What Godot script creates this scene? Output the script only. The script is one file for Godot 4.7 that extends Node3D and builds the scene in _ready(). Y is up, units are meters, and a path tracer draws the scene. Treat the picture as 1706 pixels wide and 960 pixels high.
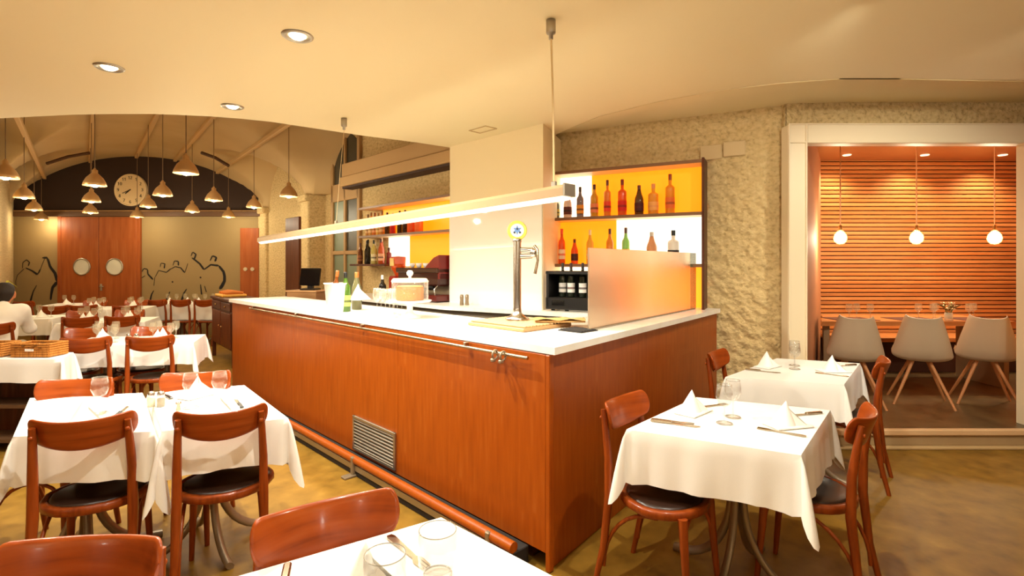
extends Node3D
# Restaurant bar. Plan coordinates: x to the right, depth d away from the entrance side; V(x, height, d) turns them into world space.

const CEIL := 2.85
var M := {}
var names := {}
var rng := RandomNumberGenerator.new()

func V(x: float, y: float, d: float) -> Vector3:
	return Vector3(x, y, -d)

# a frame on the floor: origin (x, d), local x along (dx, dd), local z towards the side that faces the guests
func fr(x: float, d: float, dx: float, dd: float, y := 0.0) -> Transform3D:
	var ax := Vector3(dx, 0, -dd).normalized()
	return Transform3D(Basis(ax, Vector3.UP, ax.cross(Vector3.UP)), Vector3(x, y, -d))

class MB:
	var st := SurfaceTool.new()
	func _init():
		st.begin(Mesh.PRIMITIVE_TRIANGLES)
	func tri(a: Vector3, b: Vector3, c: Vector3, g := -1):
		st.set_smooth_group(g)
		st.add_vertex(a)
		st.add_vertex(c)
		st.add_vertex(b)
	func quad(a, b, c, d, g := -1):
		tri(a, b, c, g)
		tri(a, c, d, g)
	func grid(rows: Array, g := 0, wrap := false):
		var n := rows.size()
		for i in (n if wrap else n - 1):
			var r0 = rows[i]
			var r1 = rows[(i + 1) % n]
			for j in r0.size() - 1:
				quad(r0[j], r0[j + 1], r1[j + 1], r1[j], g)
	# chamfered box
	func box(c: Vector3, s: Vector3, bev := 0.004, b := Basis.IDENTITY):
		var h := s / 2.0
		bev = minf(bev, minf(h.x, minf(h.y, h.z)) * 0.8)
		for ax in 3:
			var u := (ax + 1) % 3
			var v := (ax + 2) % 3
			for sg in [-1.0, 1.0]:
				var p := []
				for k in [[-1, -1], [1, -1], [1, 1], [-1, 1]]:
					var q := Vector3.ZERO
					q[ax] = sg * h[ax]
					q[u] = k[0] * (h[u] - bev)
					q[v] = k[1] * (h[v] - bev)
					p.append(c + b * q)
				if sg > 0:
					quad(p[0], p[1], p[2], p[3])
				else:
					quad(p[3], p[2], p[1], p[0])
		if bev <= 0.0:
			return
		for ax in 3:
			var u := (ax + 1) % 3
			var v := (ax + 2) % 3
			for k in [[-1, -1], [1, -1], [1, 1], [-1, 1]]:
				var q := []
				for e in [[1, -1], [1, 1], [0, 1], [0, -1]]:
					var w := Vector3.ZERO
					w[ax] = e[1] * (h[ax] - bev)
					w[u] = k[0] * (h[u] - (0.0 if e[0] == 1 else bev))
					w[v] = k[1] * (h[v] - (bev if e[0] == 1 else 0.0))
					q.append(w)
				var nn := Vector3.ZERO
				nn[u] = k[0]
				nn[v] = k[1]
				_out(q, nn, c, b)
		for sx in [-1.0, 1.0]:
			for sy in [-1.0, 1.0]:
				for sz in [-1.0, 1.0]:
					var d := Vector3(sx, sy, sz)
					var q := []
					for ax in 3:
						var w := d * (h - Vector3.ONE * bev)
						w[ax] = d[ax] * h[ax]
						q.append(w)
					_out(q, d, c, b)
	func _out(q: Array, nn: Vector3, c: Vector3, b: Basis):
		var flip: bool = (q[1] - q[0]).cross(q[2] - q[0]).dot(nn) < 0
		if flip:
			q.reverse()
		var p := []
		for w in q:
			p.append(c + b * w)
		if p.size() == 4:
			quad(p[0], p[1], p[2], p[3])
		else:
			tri(p[0], p[1], p[2])
	func tube(pts: Array, r, sides := 8, squash := 1.0):
		var rows := []
		var n := pts.size()
		var nn := Vector3.ZERO
		for i in n:
			var t: Vector3 = (pts[mini(i + 1, n - 1)] - pts[maxi(i - 1, 0)]).normalized()
			if i == 0:
				nn = t.cross(Vector3.UP if absf(t.y) < 0.9 else Vector3.RIGHT).normalized()
			nn = (nn - t * nn.dot(t)).normalized()
			var bb := t.cross(nn)
			var rad: float = r[i] if r is Array else r
			var row := []
			for k in sides + 1:
				var a := TAU * k / sides
				row.append(pts[i] + (nn * cos(a) + bb * sin(a) * squash) * rad)
			rows.append(row)
		grid(rows, 0)
		for e in [0, n - 1]:
			var row = rows[e]
			for k in sides:
				if e == 0:
					tri(pts[0], row[k + 1], row[k], 7)
				else:
					tri(pts[e], row[k], row[k + 1], 7)
	# profile: Array of Vector2(radius, height), outside going up
	func lathe(prof: Array, segs := 20, at := Vector3.ZERO, b := Basis.IDENTITY, g := 0):
		var rows := []
		for i in segs:
			var a := TAU * i / segs
			var row := []
			for p in prof:
				row.append(at + b * Vector3(p.x * cos(a), p.y, p.x * sin(a)))
			rows.append(row)
		grid(rows, g, true)
	# polygon in local xy, extruded from z0 to z1
	func prism(poly: Array, z0: float, z1: float, xf := Transform3D.IDENTITY, smooth_side := false):
		var pv := PackedVector2Array(poly)
		if Geometry2D.is_polygon_clockwise(pv):
			pv.reverse()
		var idx := Geometry2D.triangulate_polygon(pv)
		for i in range(0, idx.size(), 3):
			var a := pv[idx[i]]
			var bq := pv[idx[i + 1]]
			var c := pv[idx[i + 2]]
			if (bq - a).cross(c - a) < 0:
				var t := bq
				bq = c
				c = t
			tri(xf * Vector3(a.x, a.y, z1), xf * Vector3(bq.x, bq.y, z1), xf * Vector3(c.x, c.y, z1), 1 if smooth_side else -1)
			tri(xf * Vector3(a.x, a.y, z0), xf * Vector3(c.x, c.y, z0), xf * Vector3(bq.x, bq.y, z0), 2 if smooth_side else -1)
		for i in pv.size():
			var a := pv[i]
			var bq := pv[(i + 1) % pv.size()]
			quad(xf * Vector3(a.x, a.y, z0), xf * Vector3(bq.x, bq.y, z0), xf * Vector3(bq.x, bq.y, z1), xf * Vector3(a.x, a.y, z1), 3 if smooth_side else -1)
	# plan polygon (x, depth) between two heights
	func slab(poly: Array, y0: float, y1: float):
		prism(poly, y0, y1, Transform3D(Basis(Vector3.RIGHT, Vector3.FORWARD, Vector3.UP), Vector3.ZERO))
	func mesh() -> ArrayMesh:
		st.generate_normals()
		return st.commit()

func numbered(n: String, parent: Node) -> String:
	var k := str(parent.get_instance_id()) + n
	var c: int = names.get(k, 0)
	names[k] = c + 1
	return n if c == 0 else "%s_%03d" % [n, c]

func obj(called: String, shape, m, parent: Node = self, xf := Transform3D.IDENTITY) -> MeshInstance3D:
	var o := MeshInstance3D.new()
	o.mesh = shape.mesh() if shape is MB else shape
	o.material_override = null
	if o.mesh is PrimitiveMesh:
		o.mesh.material = m
	else:
		for i in o.mesh.get_surface_count():
			o.mesh.surface_set_material(i, m)
	o.name = numbered(called, parent)
	o.transform = xf
	o.cast_shadow = GeometryInstance3D.SHADOW_CASTING_SETTING_ON
	parent.add_child(o, true)
	return o

func tag(o: Node, label: String, category: String, group := ""):
	o.set_meta("label", label)
	o.set_meta("category", category)
	if group:
		o.set_meta("group", group)
	return o

func thing(called: String, label: String, category: String, xf := Transform3D.IDENTITY, group := "") -> Node3D:
	var o := Node3D.new()
	o.name = numbered(called, self)
	o.transform = xf
	add_child(o, true)
	return tag(o, label, category, group)

func struct(called: String, shape, m, parent: Node = self, xf := Transform3D.IDENTITY):
	var o = obj(called, shape, m, parent, xf)
	o.set_meta("kind", "structure")
	return o

func dup(o: Node3D, xf: Transform3D, label := "", group := "") -> Node3D:
	var c: Node3D = o.duplicate()
	var base: String = o.get_meta("base_name", String(o.name))
	c.name = numbered(base, self)
	add_child(c, true)
	c.transform = xf
	if label:
		c.set_meta("label", label)
	if group:
		c.set_meta("group", group)
	return c

func omni(parent: Node, at: Vector3, color: Color, e: float, size := 0.03):
	var l := OmniLight3D.new()
	l.light_color = color
	l.light_energy = e
	l.light_size = size
	l.omni_range = 20.0
	l.omni_attenuation = 2.0
	l.shadow_enabled = true
	l.position = at
	l.name = "lamp_light"
	parent.add_child(l, true)

func spot(parent: Node, at: Vector3, target: Vector3, color: Color, e: float, angle: float, size := 0.04):
	var l := SpotLight3D.new()
	l.light_color = color
	l.light_energy = e
	l.light_size = size
	l.spot_range = 20.0
	l.spot_attenuation = 2.0
	l.spot_angle = angle
	l.spot_angle_attenuation = 0.7
	l.shadow_enabled = true
	l.name = "lamp_light"
	parent.add_child(l, true)
	l.position = at
	var dir := (target - at).normalized()
	l.basis = Basis.looking_at(dir, Vector3.FORWARD if absf(dir.y) > 0.9 else Vector3.UP)

func area(parent: Node, xf: Transform3D, size: Vector2, color: Color, e: float):
	var l := AreaLight3D.new()
	l.light_color = color
	l.light_energy = e
	l.area_size = size
	l.area_range = 20.0
	l.area_attenuation = 2.0
	l.shadow_enabled = true
	l.name = "panel_light"
	parent.add_child(l, true)
	l.transform = xf

# ---------------------------------------------------------------- materials
func noise_img(w: int, h: int, freq: float, seed_: int, oct := 4) -> Image:
	var n := FastNoiseLite.new()
	n.seed = seed_
	n.frequency = freq
	n.noise_type = FastNoiseLite.TYPE_SIMPLEX_SMOOTH
	n.fractal_octaves = oct
	return n.get_seamless_image(w, h)

func ramp_tex(img: Image, cols: Array) -> ImageTexture:
	var w := img.get_width()
	var h := img.get_height()
	var out := Image.create(w, h, true, Image.FORMAT_RGB8)
	var n := cols.size() - 1
	for y in h:
		for x in w:
			var t := clampf(img.get_pixel(x, y).r, 0.0, 0.9999) * n
			var i := int(t)
			out.set_pixel(x, y, (cols[i] as Color).lerp(cols[i + 1], t - i))
	out.generate_mipmaps()
	return ImageTexture.create_from_image(out)

func mat(c: Color, rough := 0.6, metal := 0.0) -> StandardMaterial3D:
	var m := StandardMaterial3D.new()
	m.albedo_color = c
	m.roughness = rough
	m.metallic = metal
	return m

func tri_mat(tex: Texture2D, scale: float, rough: float, world := false) -> StandardMaterial3D:
	var m := StandardMaterial3D.new()
	m.albedo_texture = tex
	m.uv1_triplanar = true
	m.uv1_world_triplanar = world
	m.uv1_scale = Vector3.ONE * scale
	m.roughness = rough
	return m

func rgb(r: int, g: int, b: int) -> Color:
	return Color8(r, g, b)

func glow(c: Color, e: float) -> StandardMaterial3D:
	var m := mat(c, 0.5)
	m.emission_enabled = true
	m.emission = c
	m.emission_energy_multiplier = e
	return m

func clear(c: Color, alpha: float, rough := 0.02) -> StandardMaterial3D:
	var m := mat(Color(c.r, c.g, c.b, alpha), rough)
	m.transparency = BaseMaterial3D.TRANSPARENCY_ALPHA
	return m

func wood(base: Color, dark: Color, along: String, scale: float, rough: float, seed_: int, coat := 0.0) -> StandardMaterial3D:
	var a: Image
	if along == "x":
		a = noise_img(24, 256, 0.05, seed_, 4)
	else:
		a = noise_img(256, 24, 0.05, seed_, 4)
	a.resize(256, 256, Image.INTERPOLATE_CUBIC)
	var m := tri_mat(ramp_tex(a, [dark, base.lerp(dark, 0.35), base, base.lightened(0.06)]), scale, rough)
	m.metallic_specular = 0.35
	if coat > 0.0:
		m.clearcoat_enabled = true
		m.clearcoat = coat
		m.clearcoat_roughness = 0.12
	return m

func make_materials():
	M.ceiling = mat(rgb(242, 226, 182), 0.7)
	M.cream = mat(rgb(246, 228, 186), 0.6)
	M.gloss_white = mat(rgb(246, 240, 228), 0.04)
	M.white_stone = tri_mat(ramp_tex(noise_img(256, 256, 0.02, 3), [rgb(240, 232, 214), rgb(250, 246, 236), rgb(252, 249, 242)]), 1.4, 0.28)
	var pl := noise_img(512, 512, 0.06, 11, 5)
	M.plaster = tri_mat(ramp_tex(pl, [rgb(150, 122, 76), rgb(206, 178, 124), rgb(218, 192, 138), rgb(230, 206, 156)]), 0.7, 0.9, true)
	var ph := noise_img(512, 512, 0.07, 12, 6)
	M.plaster.normal_enabled = true
	ph.bump_map_to_normal_map(5.0)
	M.plaster.normal_texture = ImageTexture.create_from_image(ph)
	M.plaster.normal_scale = 1.0
	M.vault = tri_mat(ramp_tex(noise_img(256, 256, 0.012, 16, 4), [rgb(190, 160, 112), rgb(200, 170, 120), rgb(206, 178, 128)]), 0.25, 0.85, true)
	M.far_wall = mat(rgb(152, 128, 84), 0.8)
	M.dark_wall = mat(rgb(52, 32, 18), 0.8)
	var fl := noise_img(512, 512, 0.02, 21, 6)
	M.floor = tri_mat(ramp_tex(fl, [rgb(116, 84, 28), rgb(136, 100, 35), rgb(147, 109, 40), rgb(160, 121, 48)]), 0.5, 0.42, true)
	M.floor.metallic_specular = 0.35
	M.platform = tri_mat(ramp_tex(noise_img(256, 256, 0.02, 22, 5), [rgb(84, 66, 42), rgb(104, 84, 54), rgb(116, 94, 62)]), 0.6, 0.3, true)
	M.bar_wood = wood(rgb(166, 79, 15), rgb(151, 69, 12), "y", 1.7, 0.36, 31)
	M.end_wood = M.bar_wood
	M.chair_wood = wood(rgb(160, 70, 19), rgb(112, 43, 10), "x", 2.4, 0.3, 33, 0.25)
	M.chair_leg = wood(rgb(150, 66, 19), rgb(104, 40, 10), "y", 2.4, 0.32, 34, 0.25)
	M.seat = mat(rgb(46, 26, 16), 0.35)
	M.door_wood = wood(rgb(160, 84, 36), rgb(142, 70, 28), "y", 0.7, 0.5, 35)
	M.dark_wood = wood(rgb(92, 46, 24), rgb(64, 30, 14), "y", 1.2, 0.4, 36)
	M.slat = wood(rgb(212, 144, 82), rgb(192, 118, 60), "x", 0.8, 0.5, 37)
	M.slat_back = mat(rgb(92, 44, 18), 0.8)
	M.table_wood = wood(rgb(196, 132, 76), rgb(176, 110, 58), "x", 1.0, 0.4, 38)
	M.cloth = tri_mat(ramp_tex(noise_img(256, 256, 0.25, 41, 2), [rgb(240, 234, 224), rgb(248, 244, 236), rgb(252, 249, 243)]), 6.0, 0.85)
	M.napkin = mat(rgb(250, 246, 238), 0.85)
	M.cloth.rim_enabled = false
	M.steel = mat(rgb(200, 196, 188), 0.22, 1.0)
	M.satin = mat(rgb(176, 168, 152), 0.42, 0.9)
	M.cutlery = mat(rgb(176, 160, 136), 0.25, 1.0)
	M.base_metal = mat(rgb(150, 132, 108), 0.42, 0.5)
	M.black = mat(rgb(20, 17, 15), 0.4)
	M.black_gloss = mat(rgb(10, 9, 10), 0.12)
	M.rubber = mat(rgb(34, 28, 24), 0.8)
	M.handle_black = mat(rgb(24, 20, 18), 0.35)
	M.glass = clear(rgb(150, 142, 126), 0.075, 0.02)
	M.tumbler = clear(rgb(170, 162, 146), 0.13, 0.02)
	M.glass_rim = clear(rgb(150, 140, 120), 0.55, 0.05)
	M.pane = clear(rgb(255, 255, 255), 0.06)
	M.lamp_metal = mat(rgb(206, 164, 110), 0.35, 0.5)
	M.cord = mat(rgb(120, 92, 60), 0.7)
	M.cable = mat(rgb(226, 196, 140), 0.5)
	M.white = mat(rgb(246, 242, 234), 0.5)
	M.brass = mat(rgb(190, 150, 90), 0.3, 0.9)
	M.shell = mat(rgb(200, 178, 148), 0.45)
	M.red_metal = mat(rgb(120, 20, 14), 0.3)
	M.cake = tri_mat(ramp_tex(noise_img(128, 128, 0.08, 51, 3), [rgb(150, 90, 26), rgb(184, 120, 40), rgb(204, 142, 56)]), 8.0, 0.9)
	M.ink = mat(rgb(18, 12, 10), 0.8)

func _ready():
	rng.seed = 7
	var cam := Camera3D.new()
	cam.name = "camera"
	cam.projection = Camera3D.PROJECTION_FRUSTUM
	cam.keep_aspect = Camera3D.KEEP_HEIGHT
	cam.near = 0.05
	cam.far = 60.0
	cam.size = 0.05 * 960.0 / 850.0
	cam.frustum_offset = Vector2(0, -0.05 * 40.0 / 850.0)
	cam.position = Vector3(0, 1.53, 0)
	cam.current = true
	add_child(cam)
	var we := WorldEnvironment.new()
	we.name = "environment"
	var env := Environment.new()
	env.background_mode = Environment.BG_COLOR
	env.background_color = rgb(30, 24, 18)
	env.tonemap_mode = Environment.TONE_MAPPER_LINEAR
	env.tonemap_exposure = 1.6
	env.sdfgi_enabled = true
	env.ssao_enabled = true
	env.ssil_enabled = true
	we.environment = env
	add_child(we)
	make_materials()
	lights_and_lamps()
	shell_front()
	shell_hall()
	side_room()
	bar()
	bar_back()
	bar_top()
	furniture()
	hall_furniture()
	guest()

const WARM := Color(1.0, 0.985, 0.92)
const DEEP := Color(1.0, 0.94, 0.80)

func lights_and_lamps():
	# recessed ceiling downlights: three in view, the rest of the same rows over the near tables and behind, two tilted ones added
	var ring := MB.new()
	ring.lathe([Vector2(0.052, 0.03), Vector2(0.055, -0.004), Vector2(0.075, -0.012), Vector2(0.086, -0.006), Vector2(0.088, 0.0)], 28)
	var ring_mesh := ring.mesh()
	var bulb := MB.new()
	bulb.lathe([Vector2(0.0, -0.022), Vector2(0.03, -0.017), Vector2(0.047, -0.004), Vector2(0.052, 0.012), Vector2(0.0, 0.014)], 24)
	var bulb_mesh := bulb.mesh()
	var bm := glow(Color(1.0, 0.93, 0.8), 3.0)
	var spots := [[-1.24, 2.95, 4.2, "round recessed downlight in the ceiling, largest of the three and nearest the bar"],
		[-2.70, 3.42, 3.0, "round recessed downlight in the ceiling, leftmost of the three"],
		[-2.34, 4.27, 2.2, "small round recessed downlight close to the edge of the vaulted hall"],
		[-0.50, 1.55, 2.0, ""], [-2.0, 2.0, 0.8, ""], [1.0, 1.9, 1.8, ""], [2.9, 2.45, 1.9, "", 3.3, 1.3, 4.4], [1.75, 2.45, 1.15, "", 2.15, 1.3, 4.65]]
	for s in spots:
		var t := thing("downlight", s[3] if s[3] else "ceiling downlight outside the picture, " + ("over the bottom table" if s[0] == -0.5 else "over the lower left corner" if s[0] < -1 else "over the near right table" if s[0] < 1.5 else "added to brighten the plaster wall" if s[0] < 2 else "added to brighten the door frame"), "downlight", Transform3D(Basis.IDENTITY, V(s[0], CEIL, s[1])), "" if s[3] else "downlights above and behind the viewer")
		obj("trim_ring", ring_mesh, M.satin, t)
		obj("bulb", bulb_mesh, bm, t)
		if s.size() > 4:   # unseen tilted washers, added to brighten door frame and plaster wall
			spot(t, Vector3(0, -0.04, 0), V(s[4], s[5], s[6]) - V(s[0], CEIL, s[1]), WARM, s[2], 46.0, 0.05)
		else:
			spot(t, Vector3(0, -0.04, 0), Vector3(0, -1, 0), WARM, s[2], 78.0, 0.022)
	# linear lamp over the bar
	linear_lamp()
	for w in [[-4.0, -2.6], [0.0, -2.9], [3.6, -2.6]]:  # unseen uplighters, added behind the camera to brighten the ceiling
		var t := thing("added_uplight", "added uplighter behind the viewer that brightens the ceiling", "fill light", Transform3D(Basis.IDENTITY, V(w[0], 1.9, w[1])), "added uplighters behind the viewer")
		var b := MB.new()
		b.lathe([Vector2(0.02, 0.0), Vector2(0.16, 0.12), Vector2(0.17, 0.14), Vector2(0.155, 0.14), Vector2(0.02, 0.02)], 20)
		obj("bowl", b, M.white, t)
		var gb := MB.new()
		gb.lathe([Vector2(0.0, 0.03), Vector2(0.04, 0.05), Vector2(0.05, 0.08), Vector2(0.03, 0.11), Vector2(0.0, 0.12)], 14)
		obj("bulb", gb, glow(WARM, 2.0), t)
		omni(t, Vector3(0, 0.16, 0), WARM, 2.0, 0.06)

func FB() -> Transform3D:
	return fr(0.175, 2.525, 0.706, -0.708)

func FE() -> Transform3D:
	return fr(0.175, 2.525, 0.618, 0.786)

func linear_lamp():
	var f := FB()
	var n0 := f * Vector3(-0.02, 1.905, -0.19)
	var n1 := f * Vector3(-4.51, 1.80, -0.19)
	var ax := (n0 - n1).normalized()
	var zz := ax.cross(Vector3.UP).normalized()
	var xf := Transform3D(Basis(ax, zz.cross(ax), zz), n0)
	var L := (n0 - n1).length()
	var t := thing("linear_pendant_lamp", "long slim pendant lamp with a glowing strip hanging over the bar worktop", "pendant lamp", xf)
	var b := MB.new()
	b.prism([Vector2(-0.045, -0.02), Vector2(0.045, -0.02), Vector2(0.045, 0.022), Vector2(0.012, 0.045), Vector2(-0.012, 0.045), Vector2(-0.045, 0.022)], -L, 0.0, Transform3D(Basis(Vector3(0, 0, 1), Vector3(0, 1, 0), Vector3(1, 0, 0)), Vector3.ZERO))
	obj("housing", b, mat(rgb(176, 146, 108), 0.45), t)
	var dm := glow(Color(1.0, 0.95, 0.86), 1.35)
	var step := L / 3.0
	for k in 3:
		var d := MB.new()
		var p := []
		for i in 9:
			var a := PI * i / 8.0
			p.append(Vector2(-cos(a) * 0.036, -0.02 - sin(a) * 0.02))
		d.prism(p, -step * (k + 1) + 0.012, -step * k - 0.012, Transform3D(Basis(Vector3(0, 0, 1), Vector3(0, 1, 0), Vector3(1, 0, 0)), Vector3.ZERO), true)
		obj("diffuser", d, dm, t)
		area(t, Transform3D(Basis(Vector3(1, 0, 0), Vector3(0, 0, -1), Vector3(0, 1, 0)), Vector3(-step * (k + 0.5), -0.05, 0)), Vector2(step - 0.05, 0.06), Color(1.0, 0.95, 0.85), 0.7)
	# end cap with the two clamps of the cable
	var e := MB.new()
	e.box(Vector3(0.006, 0.012, 0), Vector3(0.012, 0.066, 0.095), 0.003)
	obj("end_cap", e, M.satin, t)
	for s in [[0.21, 2.757, 0], [-1.52, 4.617, 1]]:
		var top := V(s[0], CEIL, s[1])
		var lt := xf.affine_inverse() * top
		var c := MB.new()
		c.lathe([Vector2(0.0, -0.105), Vector2(0.012, -0.105), Vector2(0.012, -0.08), Vector2(0.024, -0.075), Vector2(0.026, -0.07), Vector2(0.026, -0.002), Vector2(0.0, 0.0)], 16, Vector3.ZERO)
		var cu := obj("ceiling_cup", c, M.satin, t, Transform3D(xf.basis.inverse(), lt))
		var w := MB.new()
		var foot := Vector3(lt.x, 0.045, 0)
		w.tube([lt + Vector3(0, -0.1, 0), lt.lerp(foot, 0.5) + Vector3(0.004, 0, 0), foot], 0.0055 if s[2] == 0 else 0.002, 6)
		obj("cable", w, M.cable, t)
		var g := MB.new()
		g.box(foot + Vector3(0, 0.012, 0), Vector3(0.03, 0.03, 0.02), 0.004)
		obj("clamp", g, M.satin, t)

# ---------------------------------------------------------------- the setting
func rough_grid(L: float, y0: float, y1: float, amp: float, seed_: int, cell := 0.017) -> MB:
	var n := FastNoiseLite.new()
	n.seed = seed_
	n.frequency = 8.0
	n.fractal_octaves = 4
	var b := MB.new()
	var nx := int(L / cell)
	var ny := int((y1 - y0) / cell)
	var rows := []
	for j in ny + 1:
		var row := []
		for i in nx + 1:
			var x := L * i / nx
			var y := y0 + (y1 - y0) * j / ny
			var d := n.get_noise_2d(x, y * 1.15) + 0.5 * absf(n.get_noise_2d(x * 2.3 + 9.0, y * 2.3))
			row.append(Vector3(x, y, d * amp))
		rows.append(row)
	rows.reverse()
	b.grid(rows, 0)
	b.box(Vector3(L / 2, (y0 + y1) / 2, -0.12), Vector3(L, y1 - y0, 0.18), 0.0)
	return b

func wall_box(called: String, x0: float, d0: float, x1: float, d1: float, y0: float, y1: float, m, thick := 0.15):
	var f := fr(x0, d0, x1 - x0, d1 - d0)
	var L := Vector2(x1 - x0, d1 - d0).length()
	var b := MB.new()
	b.box(Vector3(L / 2, (y0 + y1) / 2, -thick / 2), Vector3(L, y1 - y0, thick), 0.0)
	return struct(called, b, m, self, f)

func shell_front():
	var fb := MB.new()
	fb.box(Vector3(-1.5, -0.1, -4.2), Vector3(21.0, 0.2, 15.4), 0.0)
	struct("floor", fb, M.floor)
	var c := MB.new()
	c.slab([Vector2(-5.9, 4.73), Vector2(-4.63, 4.62), Vector2(-3.86, 4.506), Vector2(-3.5, 4.49), Vector2(-3.18, 4.488), Vector2(-2.95, 4.515), Vector2(-2.70, 4.561), Vector2(-2.46, 4.635), Vector2(-2.24, 4.734), Vector2(-1.92, 4.965), Vector2(-1.536, 5.243), Vector2(-1.053, 5.527), Vector2(-0.707, 5.783), Vector2(-0.45, 6.0), Vector2(0.35, 5.6), Vector2(0.466, 5.15), Vector2(0.785, 4.54), Vector2(1.199, 4.125), Vector2(1.58, 3.87), Vector2(1.953, 3.715), Vector2(2.33, 3.63), Vector2(2.76, 3.63), Vector2(3.69, 3.68), Vector2(5.5, 3.75), Vector2(5.5, -3.4), Vector2(-5.9, -3.4)], CEIL, CEIL + 0.16)
	struct("ceiling", c, M.ceiling)
	# the cove that lifts the ceiling edge to the plaster wall
	var band := [[0.466, 5.15, 0.42, 5.51], [0.785, 4.54, 0.909, 5.26], [1.199, 4.125, 1.446, 4.99], [1.58, 3.87, 1.931, 4.74], [1.953, 3.715, 2.371, 4.53], [2.33, 3.63, 2.818, 4.42], [2.76, 3.63, 3.334, 4.42], [3.69, 3.68, 4.395, 4.42], [5.5, 3.75, 5.5, 4.42]]
	var bb := MB.new()
	var rows := []
	for p in band:
		rows.append([V(p[0], CEIL - 0.006, p[1]), V(p[0], CEIL + 0.012, p[1]), V(lerpf(p[0], p[2], 0.3), CEIL + 0.025, lerpf(p[1], p[3], 0.3)), V(p[2], 2.93, p[3]), V(p[2], 3.05, p[3]), V(p[0], 3.05, p[1]), V(p[0], CEIL - 0.006, p[1])])
	rows.reverse()
	bb.grid(rows, -1)
	struct("trim_1", bb, M.ceiling)
	var hatch := MB.new()
	for k in [[0, 0.07, 0.24, 0.012], [0, -0.07, 0.24, 0.012], [0.12, 0, 0.012, 0.152], [-0.12, 0, 0.012, 0.152]]:
		hatch.box(Vector3(k[0], -0.004, k[1]), Vector3(k[2], 0.008, k[3]), 0.002)
	tag(obj("ceiling_hatch", hatch, mat(rgb(206, 178, 128), 0.6), self, fr(-0.287, 5.0, 0.706, -0.708, CEIL)), "thin square hatch frame in the ceiling just before the white pier", "hatch")
	# white pier between the two shelf units
	var p := MB.new()
	p.slab([Vector2(-0.70, 5.75), Vector2(0.292, 4.79), Vector2(0.53, 5.47), Vector2(0.1, 5.75), Vector2(-0.45, 6.0)], 0.0, CEIL)
	var pier = struct("wall_pier", p, M.cream)
	var pf := fr(-0.70, 5.75, 0.992, -0.96)
	var gp := MB.new()
	gp.box(Vector3(0.69, 1.6, 0.006), Vector3(1.37, 1.0, 0.012), 0.002)
	obj("splash_panel", gp, M.gloss_white, pier, pf)
	# plaster wall behind the bar
	var wf := fr(0.42, 5.51, 1.976, -1.013)
	var rw = struct("wall_right", rough_grid(2.222, 0.0, 3.0, 0.03, 5), M.plaster, self, wf)
	for k in [[1.62, 2.57], [1.82, 2.585]]:
		var sp := MB.new()
		sp.box(Vector3(0, 0, 0.012), Vector3(0.19, 0.135, 0.03), 0.006)
		tag(obj("cover_plate", sp, mat(rgb(212, 186, 138), 0.7), self, wf * Transform3D(Basis.IDENTITY, Vector3(k[0], k[1], 0.0))), "square blank cover plate on the plaster wall, " + ("left one of the pair" if k[0] < 1.7 else "the one touching the door frame"), "cover plate")
	var top = struct("wall_over_door", rough_grid(3.1, 2.70, 3.0, 0.02, 8), M.plaster, self, fr(2.38, 4.42, 1, 0))
	wall_box("wall_east", 4.60, 4.42, 5.5, 4.42, 0.0, 2.9, M.plaster)
	wall_box("wall_side", 5.4, 4.5, 5.4, -3.4, 0.0, 3.0, mat(rgb(120, 84, 52), 0.7))
	wall_box("wall_back", 5.5, -3.2, -5.8, -3.2, 0.0, 3.0, mat(rgb(120, 84, 52), 0.7))
	wall_box("wall_left", -5.2, -3.3, -5.2, 4.3, 0.0, 2.86, mat(rgb(150, 112, 70), 0.7))

func spring_x(d: float) -> float:
	return 3.779 - 0.839 * d

func vault_h(w: float, d: float) -> float:
	var hm := 2.70
	if absf(w) < 1.0:
		hm = 2.70 + 1.15 * pow(1.0 - w * w, 0.62)
	var t := fposmod(d - 6.62, 2.01) / 2.01 * 2.0 - 1.0
	if d < 7.62:
		t = 0.0   # the last bay stays open towards the front room
	var hl := 2.70 + 0.98 * pow(maxf(0.0, 1.0 - pow(absf(t) / 0.86, 2.0)), 0.5)
	return maxf(hm, hl)

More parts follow.
